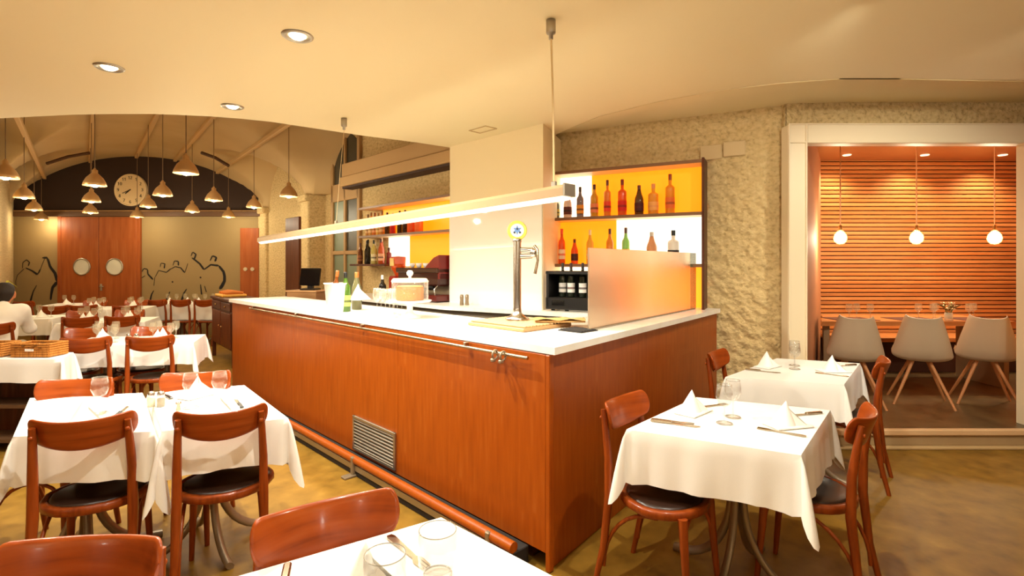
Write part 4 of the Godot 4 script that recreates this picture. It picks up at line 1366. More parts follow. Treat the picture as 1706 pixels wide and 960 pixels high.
	rim.lathe([Vector2(0.112, 0.292), Vector2(0.138, 0.272), Vector2(0.142, 0.28), Vector2(0.125, 0.302), Vector2(0.112, 0.302)], 40)
	obj("dome_rim", rim, clear(rgb(250, 240, 226), 0.6), ck)
	var kn := MB.new()
	kn.lathe([Vector2(0.012, 0.30), Vector2(0.010, 0.315), Vector2(0.024, 0.33), Vector2(0.026, 0.345), Vector2(0.016, 0.36), Vector2(0.0, 0.363)], 18)
	obj("knob", kn, clear(rgb(250, 244, 236), 0.75), ck)
	var cake := thing("cake", "tall round golden sponge cake under the glass dome", "cake", Transform3D(Basis.IDENTITY, V(-0.774, 1.257, 3.87)))
	var cm := MB.new()
	cm.lathe([Vector2(0.0, 0.0), Vector2(0.10, 0.0), Vector2(0.104, 0.008), Vector2(0.104, 0.095), Vector2(0.098, 0.103), Vector2(0.0, 0.105)], 36)
	obj("sponge", cm, M.cake, cake)
	var ct := MB.new()
	ct.lathe([Vector2(0.0995, 0.1035), Vector2(0.09, 0.108), Vector2(0.0, 0.109)], 36)
	obj("glaze", ct, mat(rgb(226, 170, 80), 0.3), cake)
	# ice bucket, bottles, glasses
	var ib := thing("ice_bucket", "tall white ice bucket standing left on the bar worktop", "ice bucket", Transform3D(Basis.IDENTITY, V(-1.51, 1.12, 4.36)))
	var im := MB.new()
	im.lathe([Vector2(0.0, 0.0), Vector2(0.065, 0.0), Vector2(0.07, 0.01), Vector2(0.088, 0.235), Vector2(0.096, 0.24), Vector2(0.096, 0.248), Vector2(0.083, 0.246), Vector2(0.066, 0.012), Vector2(0.0, 0.01)], 28)
	obj("pail", im, M.white, ib)
	bottle("wine_bottle", "orange-capped bottle leaning in the white ice bucket", Transform3D(Basis(Vector3(0, 0, 1), -0.12), V(-1.53, 1.14, 4.36)), 0.034, 0.33, 0, rgb(120, 60, 20), NO, rgb(206, 90, 34))
	bottle("wine_bottle", "green wine bottle with a black neck beside the ice bucket", Transform3D(Basis.IDENTITY, V(-1.435, 1.12, 4.40)), 0.042, 0.335, 0, rgb(70, 104, 30), rgb(180, 196, 90), rgb(16, 16, 14), "", 0.92)
	bottle("wine_bottle", "squat grey-green bottle with an orange capsule behind the green bottle", Transform3D(Basis.IDENTITY, V(-1.40, 1.12, 4.60)), 0.046, 0.33, 1, rgb(104, 100, 66), NO, rgb(206, 104, 44), "", 0.9)
	var nk := MB.new()
	_napkin_cone(nk, 0.055, 0.15)
	tag(obj("napkin", nk, M.napkin, self, Transform3D(Basis(Vector3.UP, 0.6), V(-1.345, 1.22, 4.42))), "crumpled white napkin tucked among the bottles on the bar", "napkin")
	var stem := glass_mesh(0.034, 0.21)
	for i in 9:
		var at := f * Vector3(-1.75 - 0.085 * (i / 2) * 1.15, 1.12, -0.22 - 0.11 * (i % 2) - 0.02 * (i / 2))
		tag(obj("wine_glass", stem, clear(rgb(186, 176, 156), 0.1), self, Transform3D(Basis.IDENTITY, at)), ["front", "back"][i % 2] + "-row stemmed wine glass on the bar, " + ["first", "second", "third", "fourth", "fifth"][i / 2] + " from the cake stand", "wine glass", "wine glasses on the bar")
	bottle("bottle", "black bottle with a white collar standing behind the wine glasses", Transform3D(Basis.IDENTITY, V(-1.46, 1.10, 5.75)), 0.04, 0.30, 0, rgb(24, 18, 16), rgb(240, 236, 226), rgb(240, 238, 230), "", 0.96)

func glass_mesh(r: float, h: float) -> ArrayMesh:
	var b := MB.new()
	var f := r * 0.95
	b.lathe([Vector2(0.0, 0.0), Vector2(f, 0.0), Vector2(f, 0.0025), Vector2(f * 0.4, 0.006), Vector2(0.0045, 0.014), Vector2(0.0035, h * 0.40), Vector2(0.006, h * 0.435), Vector2(r * 0.7, h * 0.52), Vector2(r * 1.02, h * 0.68), Vector2(r, h * 0.8), Vector2(r * 0.86, h), Vector2(r * 0.86 - 0.0013, h), Vector2(r - 0.0016, h * 0.8), Vector2(r * 1.02 - 0.0018, h * 0.68), Vector2(r * 0.66, h * 0.535), Vector2(0.0, h * 0.46)], 20)
	return b.mesh()

func tumbler_mesh(r: float, h: float) -> ArrayMesh:
	var b := MB.new()
	b.lathe([Vector2(0.0, 0.0), Vector2(r * 0.6, 0.0), Vector2(r * 0.8, 0.006), Vector2(r * 1.03, h * 0.3), Vector2(r * 1.06, h * 0.55), Vector2(r, h), Vector2(r - 0.0015, h + 0.0008), Vector2(r - 0.002, h), Vector2(r * 1.06 - 0.0022, h * 0.55), Vector2(r * 1.03 - 0.0025, h * 0.3), Vector2(r * 0.7, 0.012), Vector2(0.0, 0.009)], 32)
	return b.mesh()

# a standing folded napkin: a leaning cone pocket with an overlapping flap
func _napkin_cone(b: MB, r: float, h: float):
	var rows := []
	for i in 21:
		var a := lerpf(-2.3, 2.6, i / 20.0)
		var row := []
		for j in 7:
			var t := j / 6.0
			var k := r * (1.0 - t) * (1.0 + 0.22 * cos(2.0 * a) + 0.02 * i * (1.0 - t) * 0.2)
			row.append(Vector3(sin(a) * k * 1.25 + t * 0.012, h * t - 0.012 * t * t, cos(a) * k + 0.10 * r * t))
		rows.append(row)
	b.grid(rows, 0)
	b.tri(Vector3(-r * 0.9, 0.002, r * 0.8), Vector3(r * 1.9, 0.003, r * 0.9), Vector3(r * 0.1, h * 0.72, r * 0.22))
	b.tri(Vector3(r * 0.6, 0.002, -r * 0.5), Vector3(r * 2.0, 0.006, r * 0.7), Vector3(r * 0.15, h * 0.75, r * 0.1))

# ---------------------------------------------------------------- tables and chairs
const TOP := 0.765

# corners in plan: front left, front right, back right, back left; over = overhang of front, right, back, left
func cloth_mesh(c: Array, over: Array, seed_: int, fine := 1.0) -> MB:
	var n := FastNoiseLite.new()
	n.seed = seed_
	n.frequency = 1.0
	var b := MB.new()
	var P := []
	for q in c:
		P.append(V(q[0], TOP, q[1]))
	var N := []
	for i in 4:
		var t: Vector3 = (P[(i + 1) % 4] - P[i]).normalized()
		N.append(t.cross(Vector3.UP).normalized())
	var per := []   # base, outward, drop, flare
	for i in 4:
		var p0: Vector3 = P[i]
		var p1: Vector3 = P[(i + 1) % 4]
		var prev := (i + 3) % 4
		# corner fan
		var dc: float = (over[i] + over[prev]) / 2.0
		var nf := int(8 * fine)
		for k in nf + 1:
			var t := float(k) / nf
			var o: Vector3 = N[prev].slerp(N[i], t)
			var bump := pow(sin(PI * t), 1.4)
			per.append([p0, o, lerpf(over[prev], over[i], t) * 1.02 + bump * (0.015 + 0.38 * dc), 0.012 + bump * 0.32 * dc])
		var L := p0.distance_to(p1)
		var ns := int(22 * fine)
		for k in range(1, ns):
			var t := float(k) / ns
			var x := t * L
			var edge := minf(x, L - x)
			var wv := n.get_noise_2d(x * 5.0 + i * 31.0, 0.5) * 0.022 + exp(-edge * 9.0) * 0.018 * sin(edge * 46.0)
			per.append([p0.lerp(p1, t), N[i], over[i] * (1.0 + 0.05 * n.get_noise_2d(x * 3.0 + i * 7.0, 4.0)) + 0.05 * exp(-edge * 12.0) * over[i], 0.012 + maxf(wv, -0.010)])
	var rows := []
	var nr := int(8 * fine)
	for q in per:
		var row := []
		for j in range(nr, -1, -1):
			var t := float(j) / nr
			row.append(q[0] + q[1] * (q[3] * pow(t, 0.8) + 0.004 * minf(1.0, t * 8.0)) - Vector3.UP * (q[2] * t) )
		rows.append(row)
	b.grid(rows, 0, true)
	# top with faint ironing creases
	var m := int(12 * fine)
	var tops := []
	for i in m + 1:
		var row := []
		for j in m + 1:
			var u := float(i) / m
			var v := float(j) / m
			var p: Vector3 = P[0].lerp(P[1], u).lerp(P[3].lerp(P[2], u), v)
			var e := minf(minf(u, 1 - u), minf(v, 1 - v))
			p.y += 0.0012 * n.get_noise_2d(p.x * 8.0, p.z * 8.0) * minf(1.0, e * 8.0)
			row.append(p)
		tops.append(row)
	tops.reverse()
	b.grid(tops, 1)
	return b

func table(c: Array, over: Array, what: String, seed_: int, base := true, fine := 1.0, group := "") -> void:
	var cx := 0.0
	var cd := 0.0
	for q in c:
		cx += q[0] / 4.0
		cd += q[1] / 4.0
	var t := thing("dining_table", "pedestal table under a cloth, " + what, "table", Transform3D(Basis.IDENTITY, V(cx, 0, cd)), group)
	var tt := MB.new()
	var poly := []
	for q in c:
		poly.append(Vector2(lerpf(q[0], cx, 0.02) - cx, lerpf(q[1], cd, 0.02) - cd))
	tt.slab(poly, TOP - 0.03, TOP - 0.003)
	obj("tabletop", tt, M.dark_wood, t)
	var col := MB.new()
	for k in 4:
		var a := PI / 4 + k * PI / 2
		var o := Vector3(sin(a), 0, cos(a))
		col.tube([o * 0.03 + Vector3(0, TOP - 0.03, 0), o * 0.028 + Vector3(0, 0.42, 0)], 0.026, 10)
	obj("column", col, M.base_metal, t)
	for k in 4:
		var a := PI / 4 + k * PI / 2
		var o := Vector3(sin(a), 0, cos(a))
		var l := MB.new()
		var pts := []
		for i in 12:
			var s := i / 11.0
			pts.append(o * (0.028 + 0.30 * pow(s, 2.0)) + Vector3(0, 0.42 - 0.40 * sin(s * PI / 2), 0))
		l.tube(pts, 0.024, 8, 0.7)
		obj("foot", l, M.base_metal, t)
	var cl := obj("tablecloth", cloth_mesh(c, over, seed_, fine), M.cloth)
	tag(cl, "white tablecloth on " + what, "tablecloth", "")

var chair_proto: Node3D

func backrest_mesh() -> MB:
	var b := MB.new()
	var W := 0.212
	var R := 0.28
	var n := 28
	var rows := []
	for i in n + 1:
		var s := -cos(PI * i / n) * W
		var k := absf(s) / W
		var end := sqrt(maxf(0.0, 1.0 - pow(maxf(0.0, (k - 0.84) / 0.16), 2.2)))
		var ytop: float = 0.858 + 0.022 * k * k
		var ybot: float = lerpf(0.722, 0.776, pow(k, 2.0))
		var mid := lerpf(0.790, 0.830, pow(k, 2.0))
		ytop = mid + (ytop - mid) * maxf(end, 0.02)
		ybot = mid - (mid - ybot) * maxf(end, 0.02)
		var a := s / R
		var th := 0.0075 * maxf(sqrt(end), 0.1)
		var row := []
		for q in [[0.0, -0.5], [0.0, 0.5], [0.06, 0.9], [0.15, 1.0], [0.5, 1.0], [0.85, 1.0], [0.94, 0.9], [1.0, 0.5], [1.0, -0.5], [0.94, -0.9], [0.85, -1.0], [0.5, -1.0], [0.15, -1.0], [0.06, -0.9], [0.0, -0.5]]:
			var y := lerpf(ybot, ytop, q[0])
			var lean := (y - 0.74) * 0.34
			var rr: float = R - q[1] * th
			row.append(Vector3(sin(a) * rr, y, 0.225 + lean + cos(a) * rr - R))
		rows.append(row)
	rows.reverse()
	b.grid(rows, 0)
	return b

func make_chair() -> Node3D:
	var t := thing("dining_chair", "brown bentwood bistro chair", "chair")
	obj("backrest", backrest_mesh(), M.chair_wood, t)
	# seat
	var rim := []
	for i in 32:
		var a := TAU * i / 32.0
		var r := 0.205 * (1.0 - 0.05 * cos(2 * a))
		rim.append(Vector2(sin(a) * r * (1.0 if cos(a) > 0 else 0.96), -cos(a) * r))
	var up := Transform3D(Basis(Vector3.RIGHT, Vector3.FORWARD, Vector3.UP), Vector3.ZERO)
	var sf := MB.new()
	var rows := []
	for i in 32:
		var p: Vector2 = rim[i]
		var row := []
		for q in [[0.88, 0.425], [0.99, 0.425], [1.02, 0.43], [1.02, 0.455], [0.99, 0.462], [0.88, 0.462], [0.88, 0.425]]:
			row.append(Vector3(p.x * q[0], q[1], p.y * q[0]))
		rows.append(row)
	sf.grid(rows, 0, true)
	obj("seat_frame", sf, M.chair_leg, t)
	var se := MB.new()
	var srows := []
	for i in 32:
		var p: Vector2 = rim[i]
		srows.append([Vector3(p.x * 0.88, 0.44, p.y * 0.88), Vector3(p.x * 0.88, 0.459, p.y * 0.88), Vector3(p.x * 0.80, 0.468, p.y * 0.80), Vector3(p.x * 0.4, 0.463, p.y * 0.4), Vector3(0, 0.461, 0)])
	se.grid(srows, 0, true)
	obj("seat", se, M.seat, t)
	for s in [-1.0, 1.0]:
		var rl := MB.new()
		var pts := [Vector3(s * 0.185, 0.0, 0.265), Vector3(s * 0.18, 0.2, 0.218), Vector3(s * 0.176, 0.44, 0.192), Vector3(s * 0.174, 0.62, 0.196), Vector3(s * 0.168, 0.76, 0.216), Vector3(s * 0.165, 0.84, 0.229)]
		rl.tube(pts, [0.013, 0.017, 0.021, 0.019, 0.016, 0.013], 10)
		obj("leg", rl, M.chair_leg, t)
		var sc := MB.new()
		sc.lathe([Vector2(0.0, 0.018), Vector2(0.009, 0.016), Vector2(0.01, 0.01), Vector2(0.0, 0.008)], 10, Vector3(s * 0.166, 0.80, 0.227), Basis(Vector3.RIGHT, PI / 2))
		obj("screw_cap", sc, M.chair_wood, t)
		var fl := MB.new()
		fl.tube([Vector3(s * 0.168, 0.0, -0.19), Vector3(s * 0.155, 0.3, -0.165), Vector3(s * 0.15, 0.44, -0.155)], [0.012, 0.018, 0.021], 10)
		obj("leg", fl, M.chair_leg, t)
		var br := MB.new()
		var bp := []
		for i in 9:
			var a := PI / 2 * i / 8.0
			bp.append(Vector3(s * 0.165, 0.10 + 0.31 * sin(a), 0.225 - 0.27 * (1 - cos(a)) ))
		br.tube(bp, 0.009, 8)
		obj("brace", br, M.chair_leg, t)
	var fb := MB.new()
	var fp := []
	for i in 11:
		var a := PI * i / 10.0
		fp.append(Vector3(-cos(a) * 0.15, 0.27 + 0.15 * sin(a), -0.165 + 0.02 * sin(a)))
	fb.tube(fp, 0.009, 8)
	obj("brace", fb, M.chair_leg, t)
	t.set_meta("base_name", "dining_chair")
	return t

# bx, bd: middle of the backrest in plan; fx, fd: the way the sitter looks
func chair(bx: float, bd: float, fx: float, fd: float, label: String, group := "", lift := 0.0):
	var fwd := Vector3(fx, 0, -fd).normalized()
	var bs := Basis(fwd.cross(Vector3.UP), Vector3.UP, -fwd)
	var xf := Transform3D(bs, V(bx, lift, bd) + fwd * 0.235)
	var o: Node3D
	if chair_proto == null:
		chair_proto = make_chair()
		o = chair_proto
		o.transform = xf
	else:
		o = dup(chair_proto, xf)
	o.set_meta("label", label)
	if group:
		o.set_meta("group", group)

var fork_m: ArrayMesh
var knife_m: ArrayMesh
var napkin_m: ArrayMesh
var wine_m: ArrayMesh
var tumbler_m: ArrayMesh
var far_glass_m: ArrayMesh

func flat_prism(poly: Array, th: float) -> MB:
	var b := MB.new()
	b.prism(poly, 0.0, th, Transform3D(Basis(Vector3(1, 0, 0), Vector3(0, 0, -1), Vector3(0, 1, 0)), Vector3.ZERO))
	return b

func make_ware():
	var h := []
	for s in [[-0.098, 0.007], [-0.085, 0.0115], [-0.02, 0.009], [0.04, 0.006], [0.052, 0.012], [0.062, 0.0145]]:
		h.append(Vector2(s[0], s[1]))
	var back := []
	for s in [[0.062, -0.0145], [0.052, -0.012], [0.04, -0.006], [-0.02, -0.009], [-0.085, -0.0115], [-0.098, -0.007]]:
		back.append(Vector2(s[0], s[1]))
	var tines := [Vector2(0.10, 0.0125), Vector2(0.10, 0.0075), Vector2(0.066, 0.0065), Vector2(0.066, 0.0045), Vector2(0.10, 0.0035), Vector2(0.10, -0.0015), Vector2(0.066, -0.002), Vector2(0.066, -0.005), Vector2(0.10, -0.0065), Vector2(0.10, -0.0125)]
	fork_m = flat_prism(h + tines + back, 0.004).mesh()
	knife_m = flat_prism([Vector2(-0.11, 0.008), Vector2(-0.11, -0.008), Vector2(0.0, -0.0065), Vector2(0.005, -0.009), Vector2(0.09, -0.010), Vector2(0.115, 0.004), Vector2(0.11, 0.007), Vector2(0.005, 0.007)], 0.004).mesh()
	var nb := MB.new()
	_napkin_cone(nb, 0.050, 0.128)
	nb.box(Vector3(0.015, 0.005, 0.012), Vector3(0.20, 0.008, 0.115), 0.003, Basis(Vector3.UP, 0.25))
	napkin_m = nb.mesh()
	wine_m = glass_mesh(0.038, 0.185)
	tumbler_m = tumbler_mesh(0.046, 0.112)
	var fg := MB.new()
	fg.lathe([Vector2(0.0, 0.0), Vector2(0.03, 0.001), Vector2(0.004, 0.012), Vector2(0.004, 0.075), Vector2(0.03, 0.10), Vector2(0.036, 0.125), Vector2(0.03, 0.175)], 10)
	far_glass_m = fg.mesh()

func put(called: String, mesh, m, x: float, d: float, ang: float, label: String, cat: String, group := "", y := TOP + 0.002):
	return tag(obj(called, mesh, m, self, Transform3D(Basis(Vector3.UP, ang), V(x, y, d))), label, cat, group)

func near_glass(kind: int, x: float, d: float, label: String):
	var t := thing(["wine_glass", "tumbler"][kind], label, ["wine glass", "tumbler"][kind], Transform3D(Basis.IDENTITY, V(x, TOP + 0.002, d)))
	obj("glass_body", [wine_m, tumbler_m][kind], [M.glass, M.tumbler][kind], t)
	var rings := [[0.0327, 0.185, 0.0011], [0.0355, 0.0025, 0.0016]] if kind == 0 else [[0.0455, 0.112, 0.0013], [0.034, 0.004, 0.0022]]
	for i in 2:
		var b := MB.new()
		var pts := []
		for k in 33:
			pts.append(Vector3(cos(TAU * k / 32.0) * rings[i][0], rings[i][1], sin(TAU * k / 32.0) * rings[i][0]))
		b.tube(pts, rings[i][2], 6)
		obj(["rim", "base_ring"][i], b, M.glass_rim, t)

func along(x0: float, d0: float, x1: float, d1: float) -> Array:
	return [(x0 + x1) / 2, (d0 + d1) / 2, atan2(d1 - d0, x1 - x0)]

func knife(x0: float, d0: float, x1: float, d1: float, label: String, black := false, group := ""):
	var a := along(x0, d0, x1, d1)
	var k := thing("table_knife", label, "knife", Transform3D(Basis(Vector3.UP, a[2]), V(a[0], TOP + 0.002, a[1])), group)
	obj("blade", knife_m, M.cutlery, k)
	var hb := MB.new()
	hb.box(Vector3(-0.062, 0.006, 0), Vector3(0.10, 0.011, 0.02), 0.004)
	obj("handle", hb, M.handle_black if black else M.cutlery, k)

func fork(x0: float, d0: float, x1: float, d1: float, label: String, group := ""):
	var a := along(x0, d0, x1, d1)
	put("table_fork", fork_m, M.cutlery, a[0], a[1], a[2], label, "fork", group)

func shaker(x: float, d: float, label: String, fill: Color):
	var t := thing("shaker", label, "shaker", Transform3D(Basis.IDENTITY, V(x, TOP + 0.002, d)))
	var b := MB.new()
	b.lathe([Vector2(0.0, 0.0), Vector2(0.019, 0.0), Vector2(0.021, 0.004), Vector2(0.021, 0.05), Vector2(0.015, 0.062), Vector2(0.0, 0.062)], 14)
	obj("glass_jar", b, clear(rgb(236, 230, 206), 0.35), t)
	var f := MB.new()
	f.lathe([Vector2(0.0, 0.003), Vector2(0.018, 0.003), Vector2(0.018, 0.042), Vector2(0.0, 0.042)], 12)
	obj("contents", f, mat(fill, 0.9), t)
	var c := MB.new()
	c.lathe([Vector2(0.017, 0.058), Vector2(0.018, 0.072), Vector2(0.013, 0.08), Vector2(0.0, 0.082)], 14)
	obj("cap", c, M.steel, t)

func furniture():
	make_ware()
	var RT := "the right-hand table nearest the viewer"
	table([[0.53, 2.36], [1.155, 2.04], [1.665, 2.67], [1.06, 2.93]], [0.235, 0.225, 0.22, 0.23], "the near table beside the bar's right end", 1)
	table([[1.445, 3.455], [2.105, 3.235], [2.68, 3.93], [2.15, 4.14]], [0.23, 0.23, 0.22, 0.22], "the far table by the plaster wall and door frame", 2)
	table([[-2.21, 2.26], [-1.63, 2.33], [-2.195, 3.03], [-2.75, 2.91]], [0.21, 0.29, 0.2, 0.23], "the left half of the pair before the bar front", 3)
	table([[-1.60, 2.335], [-1.11, 2.53], [-1.69, 3.22], [-2.165, 3.04]], [0.21, 0.25, 0.2, 0.29], "the right half of the pair before the bar front", 4)
	table([[-0.37, 0.65], [0.305, 1.06], [-0.214, 1.54], [-0.86, 1.13]], [0.2, 0.22, 0.2, 0.2], "the table in front at the bottom of the picture", 5)
	# chairs on the right
	chair(0.54, 2.55, 0.74, -0.67, "orange-lit bentwood chair between the bar end and the near right table")
	chair(1.60, 2.29, -0.75, 0.66, "bentwood chair seen from its back at the right side of the near right table")
	chair(2.58, 3.53, -0.78, 0.62, "bentwood chair before the side room step, at the far right table")
	chair(1.53, 3.87, 0.78, -0.62, "bentwood chair in shade between bar end and plaster wall at the far right table")
	# chairs at the pair before the bar
	chair(-1.86, 2.20, -0.40, 0.91, "bentwood chair seen from behind at the front pair of tables, left one")
	chair(-1.325, 2.32, -0.42, 0.91, "bentwood chair seen from behind at the front pair of tables, nearer the bar")
	chair(-2.50, 2.95, 0.2, -0.98, "bentwood chair across the front pair of tables, facing us below the cutlery baskets")
	chair(-1.93, 3.14, 0.26, -0.965, "bentwood chair across the front pair of tables, facing us behind the wine glasses")
	chair(-0.52, 1.425, 0.53, -0.85, "bentwood chair tilted in view at the bottom table, its orange backrest over the cloth edge")
	chair(-1.02, 1.235, 0.06, -1.0, "bentwood chair with only its broad orange backrest in view, lower left corner")
	# near right table
	var T := "near right table"
	put("napkin", napkin_m, M.napkin, 0.915, 2.63, 0.5, "folded white napkin standing on the left half of the near right table", "napkin")
	put("napkin", napkin_m, M.napkin, 1.285, 2.42, 0.0, "folded white napkin standing on the right half of the near right table", "napkin")
	knife(0.668, 2.48, 0.882, 2.38, "knife lying along the left front of the near right table")
	fork(0.675, 2.515, 0.875, 2.42, "fork beside the knife at the left front of the near right table")
	fork(0.98, 2.70, 1.17, 2.78, "fork behind the left napkin of the near right table")
	knife(1.55, 2.60, 1.40, 2.56, "knife lying right of the right napkin on the near right table")
	fork(1.30, 2.25, 1.14, 2.37, "fork lying before the right napkin on the near right table")
	near_glass(0, 1.016, 2.44, "stemmed wine glass in the middle of the near right table, nearer one of two")
	near_glass(0, 1.10, 2.54, "stemmed wine glass in the middle of the near right table, farther one of two")
	# far right table
	put("napkin", napkin_m, M.napkin, 1.88, 3.79, 0.4, "folded white napkin on the far right table, beside the plaster wall", "napkin")
	put("napkin", napkin_m, M.napkin, 2.27, 3.64, -0.2, "folded white napkin on the far right table, right half", "napkin")
	knife(1.69, 3.68, 1.87, 3.57, "knife along the left front of the far right table")
	fork(2.28, 3.45, 2.13, 3.58, "fork before the right napkin of the far right table")
	knife(2.56, 3.84, 2.42, 3.80, "knife right of the right napkin on the far right table")
	near_glass(0, 2.05, 3.70, "wine glass in the middle of the far right table, nearer of two")
	near_glass(0, 2.12, 3.83, "wine glass in the middle of the far right table, farther of two")
	# front pair
	put("napkin", napkin_m, M.napkin, -2.08, 2.47, 0.3, "folded white napkin above the left chair of the front pair of tables", "napkin")
	put("napkin", napkin_m, M.napkin, -1.53, 2.63, 0.2, "folded white napkin above the right chair of the front pair of tables", "napkin")
	put("napkin", napkin_m, M.napkin, -1.83, 2.95, 0.9, "folded white napkin at the far side of the front pair of tables", "napkin")
	near_glass(0, -2.10, 2.60, "wine glass on the left table of the front pair, before the orange backrest")
	near_glass(0, -1.57, 2.74, "wine glass on the right table of the front pair, nearest the bar")
	near_glass(0, -1.70, 2.70, "wine glass beside the far napkin on the right table of the front pair")
	put("shot_glass", tumbler_mesh(0.018, 0.055), M.glass, -2.24, 2.49, 0.0, "very small glass at the left end of the front pair of tables", "glass")
	shaker(-1.93, 2.73, "salt shaker with white filling where the front pair of tables meet", rgb(236, 226, 196))
	shaker(-1.882, 2.735, "pepper shaker with brown filling where the front pair of tables meet", rgb(120, 92, 60))
	knife(-1.975, 2.54, -2.05, 2.72, "black-handled knife on the left table of the front pair", true)
	knife(-1.945, 2.90, -2.06, 3.0, "black-handled knife behind the shakers of the front pair", true)
	knife(-1.43, 2.70, -1.55, 2.86, "black-handled knife near the right end of the front pair", true)
	fork(-2.0, 2.46, -2.12, 2.65, "fork beside the left napkin of the front pair")
	fork(-1.74, 2.66, -1.83, 2.80, "fork between shakers and right napkin of the front pair")
	# bottom table
	near_glass(1, -0.182, 1.25, "clear water tumbler on the bottom table, the right one nearest the bar")
	near_glass(1, -0.285, 1.145, "clear water tumbler cut by the lower picture edge, beside the bottom napkin")
	put("napkin", napkin_m, M.napkin, -0.355, 1.195, 0.3, "folded white napkin on the bottom table beside the tumblers", "napkin")
	fork(-0.345, 1.43, -0.215, 1.28, "fork lying diagonally beside the tumbler on the bottom table")
	knife(-0.565, 1.285, -0.50, 1.08, "dark knife handle at the left of the bottom table")

func rect(x: float, d: float, w: float, dep: float, a1 := 12.0, a2 := 112.0) -> Array:
	var u := Vector2(cos(deg_to_rad(a1)), sin(deg_to_rad(a1))) * w
	var v := Vector2(cos(deg_to_rad(a2)), sin(deg_to_rad(a2))) * dep
	return [[x, d], [x + u.x, d + u.y], [x + u.x + v.x, d + u.y + v.y], [x + v.x, d + v.y]]

func hall_setting(x: float, d: float, what: String, k: int):
	put("napkin", napkin_m, M.napkin, x, d, k * 0.7, "white napkin standing on " + what, "napkin", "napkins in the vaulted hall")
	put("wine_glass", far_glass_m, M.far_glass, x + 0.11, d + 0.05, 0.0, "wine glass right of the napkin on " + what, "wine glass", "wine glasses in the vaulted hall")
	put("wine_glass", far_glass_m, M.far_glass, x - 0.09, d + 0.08, 0.0, "wine glass left of the napkin on " + what, "wine glass", "wine glasses in the vaulted hall")

